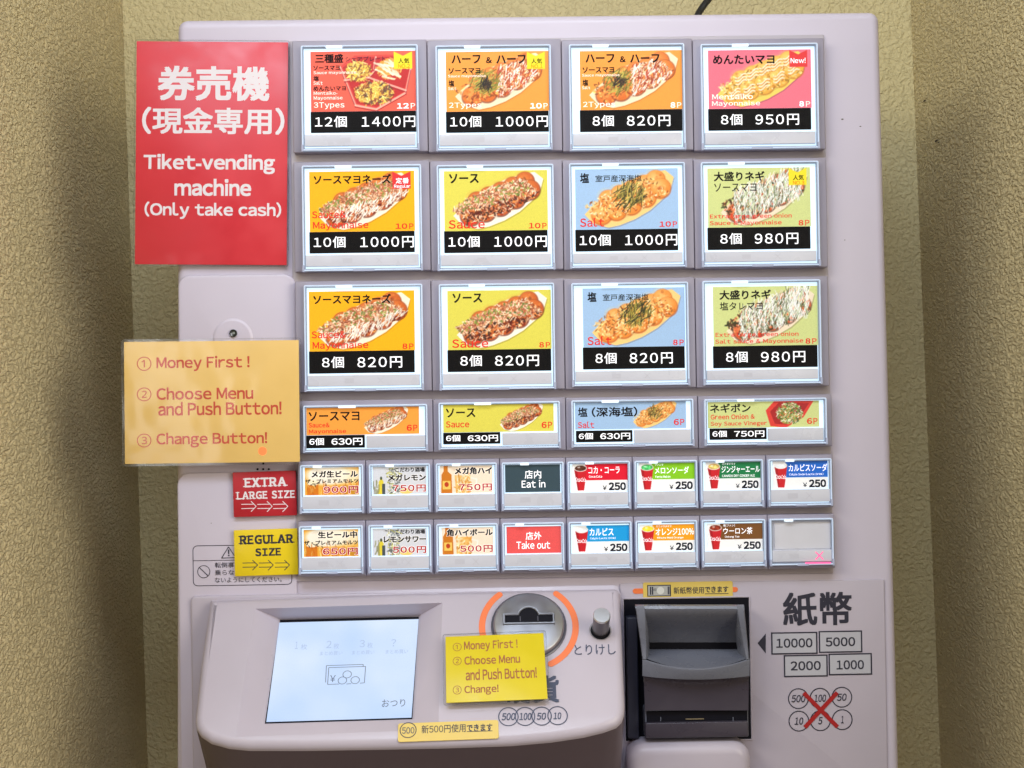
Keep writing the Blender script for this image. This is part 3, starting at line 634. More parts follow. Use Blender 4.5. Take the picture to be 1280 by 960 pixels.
ROW3 = [
 ((380.3, 355.5, 528.7, 488), (386.3, 363.7, 518.3, 466.3), 438.5, 'mayo', ('8個', '820円'), SM + P8('R'), 'golden sauce mayonnaise menu button without badge, 8 pieces 820 yen', None),
 ((549.2, 354.2, 693.7, 486.4), (559.5, 362.7, 689, 464.2), 436.7, 'sauce', ('8個', '820円'), SO + P8('R'), 'yellow sauce menu button, 8 pieces 820 yen', None),
 ((715, 353, 861.3, 481.8), (728.7, 359.8, 856, 461), 433.5, 'salt', ('8個', '820円'), SA + P8('R'), 'light blue salt menu button, 8 pieces 820 yen', None),
 ((879.2, 350, 1026.8, 480), (891.4, 357.8, 1022, 459.5), 432, 'negi', ('8個', '980円'), NG('塩タレマヨ', 'Salt sauce & Mayonnaise') + P8('R'), 'pale green onion salt sauce mayonnaise menu button, 8 pieces 980 yen', None),
]
for r_, rw in enumerate((ROW1, ROW2, ROW3)):
    for i, (wn, cd, by, kd, pr, ln, lb_, bd) in enumerate(rw):
        big_button(cell(r_, *xs[r_][i]), wn, cd, by, kd, pr, ln, lb_, bd)

# fourth row: wide, low buttons
W4 = [
 ((379, 506, 534.3, 564.2), (383, 509, 523.9, 543.2), (383, 544, 456, 560), (458, 544.4, 531.5, 559.4), (246, 160, 62), 'mayo', [('ソースマヨ', (.02, .16, .47, .50), 'k'), ('Sauce&', (.02, .57, .205, .74), 'r'), ('Mayonnaise', (.02, .80, .352, .99), 'r')], '630円', 'low orange sauce mayonnaise button, 6 pieces 630 yen'),
 ((548.3, 502.3, 700.3, 560.6), (554, 504.8, 692.2, 539.8), (554, 540.6, 625.3, 555), (628, 541, 698, 556), (220, 210, 84), 'sauce', [('ソース', (.025, .16, .29, .48), 'k'), ('Sauce', (.025, .62, .235, .84), 'r')], '630円', 'low yellow sauce button, 6 pieces 630 yen'),
 ((714.6, 499.4, 867.3, 557.6), (719, 501.8, 857.5, 536), (720, 538, 790.6, 552.5), (793, 537, 863.4, 553.4), (160, 192, 228), 'salt', [('塩', (.025, .22, .11, .56), 'k'), ('（深海塩）', (.15, .20, .56, .56), 'k'), ('Salt', (.025, .74, .17, .97), 'r')], '630円', 'low light blue salt button, 6 pieces 630 yen'),
 ((881, 498, 1034, 555.6), (884.8, 501.6, 1024, 534.4), (887, 535.2, 958.3, 549.4), (960.5, 535.2, 1029.6, 550.6), (206, 214, 140), 'ponzu', [('ネギポン', (.02, .09, .384, .43), 'k'), ('Green Onion &', (.026, .49, .42, .68), 'r'), ('Soy Sauce Vineger', (.026, .76, .53, .96), 'r')], '750円', 'low pale green button with green onion in red tray, 6 pieces 750 yen'),
]
x4 = [(371, 541), (541.8, 707), (707.8, 872.3), (873.1, 1040)]
for i, (wn, cd, bnd, ps, bgc, kd, ln, yen, lb_) in enumerate(W4):
    o, P, rc = button(cell(3, *x4[i]), wn, cd, lb_)
    push(o, P, *ps, marks=False)
    art = Art(232, 58, bgc); A = art.asp
    if kd == 'ponzu':
        art.poly([(x * A, y) for x, y in ((.52, .35), (.62, -.1), (.95, .02), (.86, .62), (.70, 1.02), (.56, .95))], (222, 60, 52)); art.poly([(x * A, y) for x, y in ((.56, .40), (.64, .05), (.91, .10), (.83, .60), (.70, .90), (.60, .86))], (170, 30, 34))
        f_ = lambda x, y: ((x / A - .735) / .115) ** 2 + ((y - .47) / .40) ** 2 < 1
        for q in range(6): art.ell((.735 + rng.uniform(-.07, .07)) * A, .5 + rng.uniform(-.2, .2), .17, .18, (206, 120, 60))
        art.strokes(330, f_, [(110, 140, 60), (150, 176, 80), (210, 220, 160), (70, 90, 40), (240, 236, 210)], .10, .03, 0, .9)
    else:
        px0 = .49 if kd != 'salt' else .50
        boat(art, kd, px0, -.04, .42, 1.06)
    art.grain(.03); picture(P, P.rect(*cd, H_PIC), H_PIC, art, o)
    cardbody(o, P, cd, mat('card_stock', (.7, .7, .7), .5)); cardbody(o, P, bnd, bandM, name='price_strip')
    for s_, f_, st in ln + [('6', (.89, .64, .935, .86), 'R'), ('P', (.945, .64, .985, .86), 'r')]:
        kw = dict(k=dict(material=kT, off=.024), r=dict(material=rT, off=.016, serif=.07), R=dict(material=rT, off=.028))[st]
        text(P, s_, fr(cd, f_), parent=o, h=H_TXT, **kw)
    text(P, '6個', fr(bnd, (.05, .22, .30, .78)), wT, o, H_TXT, off=.016); text(P, yen, fr(bnd, (.43, .22, .96, .78)), wT, o, H_TXT, off=.016)
    mb = MB(); plate(mb, P, (rc[0] + .0014, rc[1] + .0014, rc[2] - .0014, rc[3] - .0014), H_PANE - .0006 + .0001, H_PANE + .0001, .0006, .0001, seg=1, bs=1); mb.build('clear_window', PANE, o)

# rows five and six: sixteen small buttons
RP = ink((196, 22, 40), 0)
def cup(a, liq, foam=False):
    A = a.asp
    a.poly([(.035 * A, .20), (.265 * A, .20), (.235 * A, .62), (.21 * A, .97), (.095 * A, .97), (.07 * A, .62)], (205, 28, 40))
    a.poly([(.035 * A, .20), (.09 * A, .20), (.12 * A, .97), (.095 * A, .97), (.07 * A, .62)], (150, 14, 26), .6)
    a.ell(.15 * A, .155, .118 * A, .125, (245, 238, 232)); a.ell(.15 * A, .155, .102 * A, .10, liq)
    for q in range(16): a.ell((.15 + rng.uniform(-.07, .07)) * A, .155 + rng.uniform(-.06, .06), .03, .03, tuple(min(255, c * 1.35 + 18) for c in liq), .5)
    a.ell(.12 * A, .12, .05, .03, (255, 255, 255), .6)
def liquor(a, kind):
    A = a.asp
    if kind == 'beer':
        a.poly([(0, 0), (1 * A, 0), (1 * A, 1), (0, 1)], (238, 172, 60)); a.ell(.42 * A, .28, .40 * A, .36, (250, 244, 232), .95, soft=.2); a.ell(.75 * A, .3, .3 * A, .3, (250, 240, 215), .8, soft=.3)
        a.poly([(.04 * A, .55), (.25 * A, .5), (.25 * A, 1), (.04 * A, 1)], (214, 120, 22)); a.ell(.15 * A, .55, .11 * A, .1, (250, 236, 205))
        for q in range(4): a.ell((.4 + .17 * q) * A, .82, .09 * A, .18, (228 - 12 * q, 132, 30), .8)
        a.strokes(40, lambda x, y: y > .5, [(255, 226, 150), (190, 90, 20)], .2, .03, 1.5, .5, .3)
        a.strokes(14, lambda x, y: .55 < y < .66 and .1 * A < x < .42 * A, [(50, 36, 30)], .12, .03, 0, .9)
    elif kind == 'lemon':
        a.poly([(0, 0), (1 * A, 0), (1 * A, 1), (0, 1)], (214, 216, 224)); a.poly([(.30 * A, .05), (.48 * A, .05), (.48 * A, 1), (.30 * A, 1)], (150, 156, 160))
        a.strokes(90, lambda x, y: .28 * A < x < .5 * A, [(90, 96, 96), (230, 232, 228), (200, 196, 90), (250, 250, 250)], .2, .035, 1.2, .8)
        a.poly([(.11 * A, .55), (.16 * A, .40), (.20 * A, .55), (.21 * A, 1), (.09 * A, 1)], (226, 206, 60)); a.poly([(.17 * A, .62), (.23 * A, .62), (.23 * A, 1), (.17 * A, 1)], (70, 80, 86))
        a.ell(.155 * A, .42, .02 * A, .06, (60, 70, 40)); a.strokes(10, lambda x, y: x < .12 * A and y > .55, [(140, 140, 100)], .3, .05, 1.57, .7, .1)
        a.ell(.62 * A, .9, .12 * A, .1, (240, 206, 90), .8)
    else:
        a.poly([(0, 0), (1 * A, 0), (1 * A, 1), (0, 1)], (244, 226, 205))
        a.poly([(.03 * A, .33), (.07 * A, .20), (.07 * A, 0), (.15 * A, 0), (.15 * A, .20), (.22 * A, .33), (.23 * A, 1), (.02 * A, 1)], (206, 120, 30)); a.poly([(.05 * A, .55), (.20 * A, .55), (.20 * A, .86), (.05 * A, .86)], (240, 200, 96)); a.ell(.125 * A, .68, .04 * A, .09, (190, 60, 30))
        a.poly([(.28 * A, .35), (.58 * A, .35), (.56 * A, 1), (.30 * A, 1)], (238, 190, 110)); a.strokes(60, lambda x, y: .29 * A < x < .57 * A and y > .35, [(255, 240, 205), (222, 150, 60)], .16, .05, .6, .6)
        a.seg(.60 * A, .45, .70 * A, .5, .05, (250, 240, 228)); a.seg(.70 * A, .5, .68 * A, .8, .05, (250, 240, 228)); a.seg(.68 * A, .8, .59 * A, .82, .05, (250, 240, 228))
x5 = [(372.5, 457), (457.6, 541.5), (542.1, 624.5), (625.1, 707), (707.6, 790.5), (791.1, 873), (873.6, 957.5), (958.1, 1041.5)]
x6 = [(372.5, 457), (457.6, 541.8), (542.4, 625), (625.6, 708), (708.6, 792), (792.6, 875), (875.6, 959.5), (960.1, 1043.5)]
win5 = [(375, 454), (461.2, 537.8), (545, 621.4), (627.4, 705), (709.8, 788), (793.6, 872), (876.3, 954.5), (961, 1040.3)]
win6 = [(373.8, 453.6), (460.6, 539), (545.6, 622.6), (628.2, 705.2), (711, 790), (795, 872.2), (878, 957.4), (963, 1042.3)]
card5 = [(381, 448.7), (466, 533), (550, 615.6), (631.4, 700.2), (715.4, 784.4), (798.4, 868), (882.2, 950.3), (965.8, 1034.7)]
card6 = [(379.6, 448), (466, 533.4), (552, 616.6), (633.2, 701.4), (716.8, 786.3), (799.8, 868), (884, 953), (968, 1038)]
JP = (0.01, .42, .99, .57)
S5 = [
 ('beer', [('メガ生ビール', (.12, .12, .98, .36), 'k'), ('ザ・プレミアムモルツ', (.01, .42, .99, .57), 't'), ('900円', (.35, .68, .99, .94), 'R')], 'extra large draught beer button, 900 yen'),
 ('lemon', [('こだわり酒場', (.42, .03, .97, .20), 't'), ('メガレモン', (.28, .28, .99, .52), 'k'), ('750円', (.37, .66, .99, .92), 'R')], 'extra large lemon sour button, 750 yen'),
 ('whisky', [('メガ角ハイ', (.28, .05, .99, .32), 'k'), ('750円', (.36, .66, .99, .92), 'R')], 'extra large whisky highball button, 750 yen'),
 ('flat', [('店内', (.355, .20, .656, .51), 'W'), ('Eat in', (.30, .56, .73, .84), 'W')], 'dark slate Eat in button', (52, 72, 82)),
 ('soda', [('コカ・コーラ', (.29, .10, .857, .36), 'W'), ('Coca-Cola', (.30, .42, .54, .51), 'W')], 'red cola button beside the Eat in button, 250 yen', (226, 18, 48), (70, 34, 20)),
 ('soda', [('ファンタ', (.29, .03, .44, .11), 'W'), ('メロンソーダ', (.29, .14, .90, .40), 'W'), ('Fanta Melon', (.30, .46, .57, .55), 'W')], 'lime green melon soda button, 250 yen', (136, 204, 30), (70, 178, 96)),
 ('soda', [('カナダドライ', (.30, .03, .54, .11), 'W'), ('ジンジャーエール', (.29, .14, .99, .40), 'W'), ('CANADA DRY GINGER ALE', (.30, .46, .90, .55), 'W')], 'dark green ginger ale button, 250 yen', (10, 124, 70), (218, 178, 96)),
 ('soda', [('カルピスソーダ', (.29, .10, .99, .38), 'W'), ('Calpis Soda (Lactic Drink)', (.30, .44, .92, .54), 'W')], 'blue lactic soda button at the right end, 250 yen', (16, 104, 206), (236, 240, 246)),
]
S6 = [
 ('beer', [('生ビール中', (.26, .06, .98, .32), 'k'), ('ザ・プレミアムモルツ', (.01, .40, .99, .57), 't'), ('650円', (.35, .68, .99, .94), 'R')], 'regular draught beer button, 650 yen'),
 ('lemon', [('こだわり酒場', (.42, .03, .97, .20), 't'), ('レモンサワー', (.20, .28, .99, .52), 'k'), ('500円', (.37, .66, .99, .92), 'R')], 'regular lemon sour button, 500 yen'),
 ('whisky', [('角ハイボール', (.10, .05, .99, .32), 'k'), ('500円', (.36, .66, .99, .92), 'R')], 'regular whisky highball button, 500 yen'),
 ('flat', [('店外', (.35, .20, .64, .50), 'W'), ('Take out', (.18, .54, .80, .84), 'W')], 'coral red Take out button', (226, 84, 84)),
 ('soda', [('カルピス', (.29, .10, .72, .38), 'W'), ('Calpis (Lactic Drink)', (.30, .44, .76, .53), 'W')], 'sky blue lactic drink button beside the Take out button, 250 yen', (20, 158, 226), (236, 240, 246)),
 ('soda', [('ミニッツメイド', (.30, .03, .58, .11), 'W'), ('オレンジ100%', (.29, .14, .99, .40), 'W'), ('Minute Maid Orange', (.32, .46, .80, .55), 'W')], 'orange juice button, 250 yen', (248, 164, 26), (240, 214, 50)),
 ('soda', [('煌[ファン]', (.29, .03, .50, .12), 'W'), ('ウーロン茶', (.29, .15, .82, .41), 'W'), ('Oolong Tea', (.32, .46, .58, .56), 'W')], 'brown oolong tea button, 250 yen', (122, 78, 36), (130, 40, 20)),
 ('blank', [], 'blank unlit button with a red sold-out cross at the bottom right'),
]
for row, (SS, XX, WX, CX) in enumerate(((S5, x5, win5, card5), (S6, x6, win6, card6))):
    for i, spec in enumerate(SS):
        xm = sum(WX[i]) / 2
        if row == 0: wt, wb, ct, cb = cy(xm, 581.5, 573), cy(xm, 641.5, 631.5), cy(xm, 584.8, 576), cy(xm, 619.4, 609.6)
        else: wt, wb, ct, cb = cy(xm, 658, 647.8), cy(xm, 717.5, 706), cy(xm, 662.6, 652.5), cy(xm, 696.4, 685.4)
        kd = spec[0]; cl = cell(4 + row, *XX[i]); cd = (CX[i][0], ct, CX[i][1], cb)
        o, P, rc = button(cl, (WX[i][0], wt, WX[i][1], wb), cd, spec[2], small=True, lit=kd != 'blank')
        push(o, P, WX[i][0] + 2.6, cb + 1.8, WX[i][1] - 2.6, wb - 4.5, sold=kd == 'blank')
        if kd == 'blank':
            mb = MB(); plate(mb, P, P.rect(cd[0], ct, cd[2], cb, H_CARD), H_LIGHT, H_CARD, .0003, .0001, 1, 1); mb.build('blank_card', mat('blank_card', (.64, .64, .70), .35, noise=.04, nscale=90, emit=.10), o)
        else:
            bgc = (248, 250, 252) if kd == 'soda' else spec[3] if kd == 'flat' else (240, 230, 210)
            art = Art(140, 70, bgc); A = art.asp
            if kd == 'soda':
                art.poly([(.235 * A, -.01), (A, -.01), (A, .60), (.235 * A, .60)], spec[3]); cup(art, spec[4])
            elif kd == 'flat': pass
            else: liquor(art, kd)
            art.grain(.05 if kd == 'flat' else .02)
            cardbody(o, P, cd, mat('card_stock', (.7, .7, .7), .5)); picture(P, P.rect(*cd, H_PIC), H_PIC, art, o, emit=E if kd != 'flat' else .3)
            lines = list(spec[1])
            if kd == 'soda':
                lines += [('¥', (.55, .80, .625, .97), 'n'), ('250', (.66, .68, .97, .97), 'N')]
                text(P, 'Coca-Cola', fr(cd, (.055, .50, .245, .66)), wT, o, H_TXT, off=.012, skew=.3, rot=-.05, name='cup_logo')
            for s_, f_, st in lines:
                kw = dict(k=dict(material=kT, off=.052), t=dict(material=kT, off=.032), R=dict(material=RP, off=.028, track=.08), W=dict(material=wT, off=.014), n=dict(material=ink((20, 26, 44)), off=.012), N=dict(material=ink((20, 26, 44)), off=.05))[st]
                if st in 'RkT' and kd in ('beer', 'lemon', 'whisky'):   # white halo printed behind the words
                    text(P, s_, fr(cd, (f_[0] - .008, f_[1] - .012, f_[2] + .008, f_[3] + .012)), ink((255, 250, 244), .4), o, H_TXT - .00006, off=kw['off'] + .035, track=kw.get('track', 0), name='lettering_halo')
                text(P, s_, fr(cd, f_), parent=o, h=H_TXT, **kw)
        hb = P.rect(cd[0], ct, cd[2], cb, H_PANE)[1]
        mb = MB(); plate(mb, P, (rc[0] + .0014, hb - .0004, rc[2] - .0014, rc[3] - .0014), H_PANE - .0005, H_PANE, .0004, .0001, seg=1, bs=1); mb.build('clear_window', PANE, o)

# ================================================================== slanted console with screen and coin slot
ca, cb_ = at(500, 742, .012), at(500, 928, .086)
CON = Plane(at(500, 742, .012), (1, 0, 0), ca - Vector((ca.x, cb_.y, cb_.z)))
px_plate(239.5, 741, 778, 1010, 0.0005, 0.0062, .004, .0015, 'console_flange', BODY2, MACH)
out_px = [(261.5, 752), (262.5, 749.6), (265, 748), (500, 739), (767, 733), (772.5, 734.5), (775.5, 739), (778.5, 810), (781.5, 880), (781, 890), (777.5, 899), (771, 905.5), (755, 911.5), (730, 917.5), (690, 923.5), (640, 928), (560, 930.8), (480, 932.5), (380, 934), (310, 934), (285, 931.5), (263, 925.5), (250, 917), (244, 908), (242.8, 897), (250, 830)]
outer = [CON.loc(*p) for p in out_px]
cxm = sum(p[0] for p in outer) / len(outer)
def inset(poly, d):
    n = len(poly); o_ = []
    for i in range(n):
        a = Vector(poly[i - 1]); b = Vector(poly[i]); c = Vector(poly[(i + 1) % n])
        e1 = (b - a).normalized(); e2 = (c - b).normalized(); n1 = Vector((e1.y, -e1.x)); n2 = Vector((e2.y, -e2.x)); m = (n1 + n2)
        m = m / max(m.dot(n1), .3); o_.append(tuple(b + m * d))
    return o_
def area2(p): return sum(p[i - 1][0] * p[i][1] - p[i][0] * p[i - 1][1] for i in range(len(p)))
sgn = 1 if area2(outer) < 0 else -1
rec_o = [CON.loc(*p) for p in ((319, 761), (553, 753.5), (548, 912), (295, 921))]
rings3 = []
def backpt(a, b, deep):
    p = CON.pt(a, b, 0); return p
rA = []          # foot of the body, standing on the cabinet
zlow = CON.pt(*CON.loc(500, 890)).z
for a, b in outer:
    p = CON.pt(a, b, 0)
    dz = 0.0
    if b < CON.loc(500, 880)[1]: dz = -0.085
    rA.append(Vector((p.x, -.004, p.z + dz)))
rings3.append(rA)
rB = [CON.pt(a, b, -.006) for a, b in outer]; rings3.append(rB)
for k in range(1, 6):
    t = R(90 * k / 5); ins = .006 * (1 - math.cos(t)); rings3.append([CON.pt(a, b, -.006 + .006 * math.sin(t)) for a, b in inset(outer, ins * sgn)])
mb = MB(); mb.loft(rings3[1:], False, False)
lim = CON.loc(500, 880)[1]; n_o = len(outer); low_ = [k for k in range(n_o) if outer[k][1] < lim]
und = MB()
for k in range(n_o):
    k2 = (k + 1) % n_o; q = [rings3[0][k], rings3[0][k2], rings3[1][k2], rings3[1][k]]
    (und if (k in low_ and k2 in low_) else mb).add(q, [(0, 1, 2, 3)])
inn = inset(outer, .006 * sgn)
tri = geometry.tessellate_polygon([[Vector((a, b, 0)) for a, b in inn], [Vector((a, b, 0)) for a, b in rec_o]])
allp = inn + rec_o; mb.add([CON.pt(a, b, 0) for a, b in allp], [tuple(t) for t in tri])
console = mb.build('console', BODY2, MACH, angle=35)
import bmesh
def fixn(o):
    bm = bmesh.new(); bm.from_mesh(o.data); bmesh.ops.remove_doubles(bm, verts=bm.verts, dist=2e-6); bmesh.ops.recalc_face_normals(bm, faces=bm.faces); bm.to_mesh(o.data); bm.free()
    o.data.polygons.foreach_set('use_smooth', [True] * len(o.data.polygons)); o.data.set_sharp_from_angle(angle=R(35))
fixn(console)
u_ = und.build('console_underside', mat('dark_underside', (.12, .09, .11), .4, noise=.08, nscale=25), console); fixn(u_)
# screen: steeper than the console, sunk at its top
def con_pt(px, py, h): return CON.hit(px, py, h)
stl, str_, sbl, sbr = con_pt(350, 775, -.016), con_pt(523.6, 770.6, -.016), con_pt(331, 904.6, -.004), con_pt(515.4, 899, -.004)
ro = [CON.pt(a, b, 0) for a, b in rec_o]; ri = [stl, str_, sbr, sbl]
mb = MB(); n_ = 8; 
def mixp(A_, B_, t): return [a.lerp(b, t) for a, b in zip(A_, B_)]
mid = [a.lerp(b, .88) + CON.n * .0012 for a, b in zip(ro, ri)]
mb.loft([ro, mid, ri], False, False); mb.build('screen_surround', BODY2, console, angle=60)
SCR = Plane(sbl, sbr - sbl, stl - sbl)
def screen_art():
    a = Art(150, 110, (168, 196, 240)); yy = a.y; xx = a.x / a.asp
    a.put(np.clip(.55 - yy * .6, 0, 1) * .5, (205, 232, 255)); a.put(np.exp(-((yy - .13 + .03 * xx) / .09) ** 2) * .5, (232, 246, 255)); a.put(np.clip(xx + yy - 1.0, 0, 1) * .6, (196, 208, 244))
    a.grain(.01); return a
s4 = [sbl, sbr, str_, stl]
mb = MB(); mb.add([p - SCR.n * .0 + SCR.n * .0 for p in s4], [(0, 1, 2, 3)]); mb.build('display_glass_back', BLACK, console, smooth=False)
lcd_mat = mat('lcd_light', (.10, .12, .14), .10, emit=.92, ecol=(.44, .60, .92), spec=.6)
nt = lcd_mat.node_tree; bs_ = nt.nodes['Principled BSDF']; tcn = nt.nodes.new('ShaderNodeTexCoord'); nz = nt.nodes.new('ShaderNodeTexNoise'); nz.inputs['Scale'].default_value = 9; nz.inputs['Detail'].default_value = 3
nt.links.new(tcn.outputs['Object'], nz.inputs['Vector']); rmp = nt.nodes.new('ShaderNodeValToRGB'); nt.links.new(nz.outputs[0], rmp.inputs[0])
rmp.color_ramp.elements[0].position = .38; rmp.color_ramp.elements[0].color = (.50, .66, .97, 1); rmp.color_ramp.elements[1].position = .62; rmp.color_ramp.elements[1].color = (.74, .83, .99, 1); nt.links.new(rmp.outputs[0], bs_.inputs['Emission Color'])
mb = MB(); mb.add([p + SCR.n * .0006 for p in (sbl.lerp(sbr, .010).lerp(stl, .010), sbr.lerp(sbl, .006).lerp(str_, .010), str_.lerp(sbr, .032), stl.lerp(sbl, .032))], [(0, 1, 2, 3)])
mb.build('display_screen', lcd_mat, console, smooth=False)
SL = mat('lcd_line', (.05, .06, .08), .3, emit=.20, ecol=(.40, .48, .68)); SF = mat('lcd_faint', (.1, .12, .14), .3, emit=.72, ecol=(.46, .60, .90))
h = .0009
def sp(x, y): return SCR.loc(x, y, h)
mb = MB(); L = lambda p, q, w_=.00045: bar(mb, SCR, sp(*p), sp(*q), w_, h)
for p, q in (((411, 834.5), (457, 833)), ((457, 833), (455.5, 853.5)), ((455.5, 853.5), (450, 854)), ((424, 855), (409.5, 855.5)), ((409.5, 855.5), (411, 834.5)), ((407, 853), (408, 832)), ((408, 832), (454, 830.5)), ((454, 830.5), (454, 833)), ((433, 855), (439, 854.6))): L(p, q)
for c in ((434, 843), (428, 850.6), (444, 850.2)): disc(mb, SCR, sp(*c), .0028, .00325, h + .00005, 24)
mb.build('screen_icon', SL, console, smooth=False)
text(SCR, '¥', (412.5, 844, 419.5, 852.5), SL, console, h); text(SCR, 'おつり', (477.4, 874, 506.5, 883.5), SL, console, h)
for s_, b_ in (('1', (369, 802, 372.5, 811)), ('2', (408, 801, 414.5, 810)), ('3', (449.5, 800, 456, 809)), ('?', (489, 799, 495, 808)), ('枚', (376, 805, 384, 812)), ('枚', (417, 804, 424, 811)), ('枚', (459, 803, 466, 810)), ('まとめ買い', (400, 814, 428, 819)), ('まとめ買い', (440, 813, 468, 818)), ('まとめ買い', (482, 812, 510, 817))):
    text(SCR, s_, b_, SF, console, h)
mb = MB(); mb.add([p + SCR.n * .0018 for p in (sbl, sbr, str_, stl)], [(0, 1, 2, 3)]); mb.build('screen_glass', clear('screen_glass', rough=.10, base=.02), console, smooth=False)

# coin slot
cc = CON.loc(661, 783); pxm = (CON.loc(706.5, 783)[0] - CON.loc(616, 783)[0]) / 90.5
r_ = pxm * 45
mb = MB(); lathe(mb, CON, cc, [(r_ * 1.05, -.001), (r_ * 1.05, .0008), (r_ * 1.02, .0012), (r_ * .99, .0010)]); mb.build('coin_slot_collar', mat('collar_dark', (.10, .10, .13), .3), console, angle=30)
mb = MB(); prof = [(r_ * .985, .0005), (r_ * .985, .0030), (r_ * .965, .0042), (r_ * .93, .0048), (r_ * .62, .0052)]
lathe(mb, CON, cc, prof + [(r_ * .61, .00525)]); slot = mb.build('coin_slot', METAL, console, angle=40)
# raised lip and the dark opening: rectangle with a round middle
def slotpoly(g):
    hw, hh, rr_ = 29.5 * pxm + g, 5.0 * pxm + g, 12 * pxm + g; yc = .002; o_ = []
    xx = math.sqrt(max(rr_ ** 2 - (hh - yc) ** 2, 0)); a0 = math.atan2(hh - yc, xx)
    o_ += [(-hw, -hh), (hw, -hh), (hw, hh), (xx, hh)]
    for k in range(1, 12): a = a0 + (math.pi - 2 * a0) * k / 12; o_.append((rr_ * math.cos(a), yc + rr_ * math.sin(a)))
    o_ += [(-xx, hh), (-hw, hh)]
    return [(cc[0] + a, cc[1] + .0030 + b) for a, b in o_]
mb = MB(); mb.loft([[CON.pt(a, b, hh) for a, b in slotpoly(g)] for g, hh in ((.0018, .0050), (.0013, .0066), (.0004, .0066), (0, .0060))], False, False); mb.build('coin_slot_lip', METAL, console, angle=40)
mb = MB(); polyflat(mb, CON, slotpoly(.0003), .0056); mb.build('coin_opening', BLACK, console, smooth=False)
mb = MB()
for hw in (-1, 1): polyflat(mb, CON, [(cc[0] + x * pxm, cc[1] + .003 + y * pxm) for x, y in ((hw * 11, -3.6), (hw * 11 + .8, -3.6), (hw * 11 + .8, 3.6), (hw * 11, 3.6))], .0058)
mb.build('coin_slot_edge', mat('slot_edge', (.12, .12, .16), .3), console, smooth=False)
ro_ = r_ * 1.30; wo = pxm * 4.0
for a0, a1 in ((128, 232), (-64, 52)):
    mb = MB(); disc(mb, CON, cc, ro_ - wo, ro_ + wo, .00025, 40, a0, a1)
    for a in (a0, a1): disc(mb, CON, (cc[0] + ro_ * math.cos(R(a)), cc[1] + ro_ * math.sin(R(a))), 0, wo, .00032, 18)
    mb.build('orange_arc', ORANGE, console, smooth=False)
# cancel knob
kc = CON.loc(750.5, 788)
mb = MB(); disc(mb, CON, kc, 0, pxm * 14, .0003, 32); mb.build('knob_recess_edge', mat('recess_rim', (.30, .28, .31), .4), console, smooth=False)
mb = MB(); disc(mb, CON, (kc[0], kc[1] - .0004), 0, pxm * 12.4, .0005, 32); mb.build('knob_recess', BLACK, console, smooth=False)
kr = pxm * 10.8
mb = MB(); lathe(mb, CON, kc, [(kr * .96, .0005), (kr * .96, .019), (kr * .98, .0202)], 40); mb.build('cancel_knob', mat('knob_dark_metal', (.14, .135, .145), .32, metal=.9), console, angle=40)
mb = MB(); lathe(mb, CON, kc, [(kr * .98, .0203), (kr * .98, .0212), (kr * .92, .0217), (kr * .7, .02172), (kr * .4, .02174)], 40); mb.build('knob_cap', CHROME, console, angle=40)
# printing on the console
H0 = .0003
text(CON, 'とりけし', (718, 805.5, 769.5, 818.5), NAVY, console, H0, off=.004)
text(CON, '硬', (631, 844.5, 662.5, 879.5), NAVY, console, H0, off=.03); text(CON, '貨', (666, 844, 699, 878.5), NAVY, console, H0, off=.03)
for i, (x, y, s_, b_) in enumerate(((635.5, 896, '500', (627, 891.2, 644.3, 900.4)), (656.3, 895.7, '100', (649, 891, 664.3, 900.2)), (677, 895.3, '50', (670.8, 890.8, 682.6, 899.8)), (697, 894.7, '10', (691.6, 890.4, 701.6, 899.2)))):
    mb = MB(); disc(mb, CON, CON.loc(x, y), pxm * 11.0, pxm * 12.2, H0 + i * .00003, 40); mb.build('coin_ring', NAVY, console, smooth=False)
    text(CON, s_, b_, NAVY, console, H0, off=.028, skew=.2)

# ================================================================== banknote acceptor
AC = MB(); u0, v0, u1, v1 = FRONT.rect(781, 748, 937.5, 925, .002)
ringframe(AC, FRONT, (u0 - .0012, v0 - .0012, u1 + .0012, v1 + .0012), .0012, .0012, .0024, .0008, .0003)
acc = AC.build('banknote_acceptor', BODY2, MACH)
mb = MB(); plate(mb, FRONT, (u0, v0, u1, v1), .0014, .0019, .0004, .0001, 1, 1); mb.build('recess_back', BLACK, acc)
mb = MB(); rc_ = FRONT.rect(783.5, 770, 797, 921, .004); plate(mb, FRONT, rc_, .0018, .010, .0005, .001); mb.build('recess_side', mat('navy_plastic', (.022, .025, .045), .4), acc)
NU = 24
def uxy(u, yl, ym):  # pixel x for u in 0..1 at image height y (left / right edges of the unit)
    return None
def XL(y): return np.interp(y, (756, 824, 921), (794, 803, 806.5))
def XR(y): return np.interp(y, (756, 824, 921), (930, 936.5, 935))
def sweep(rows, ul, ur, name, m, smooth_angle=35):
    """rows of (pixel y at edge, pixel y at middle, depth at edge, depth at middle)"""
    mb = MB(); rg = []
    for ye, ym, de, dm in rows:
        line = []
        for k in range(NU + 1):
            t = k / NU; b = 1 - (2 * t - 1) ** 2; y = ye + (ym - ye) * b; d = de + (dm - de) * b
            line.append(at(ul(y) + (ur(y) - ul(y)) * t, y, d))
        rg.append(line)
    mb.loft(rg[::-1], False, False, closed=False); return mb.build(name, m, acc, angle=smooth_angle)
IL = lambda y: XL(y) + np.interp(y, (757, 823), (15, 5.5)); IR = lambda y: XR(y) - np.interp(y, (757, 803, 823), (9.5, 16, 4))
sweep([(755.5, 755.5, .008, .008), (756, 756, .029, .029), (757.5, 757.5, .0325, .0325), (761, 761, .0335, .0335)], XL, XR, 'acceptor_top', GREY)
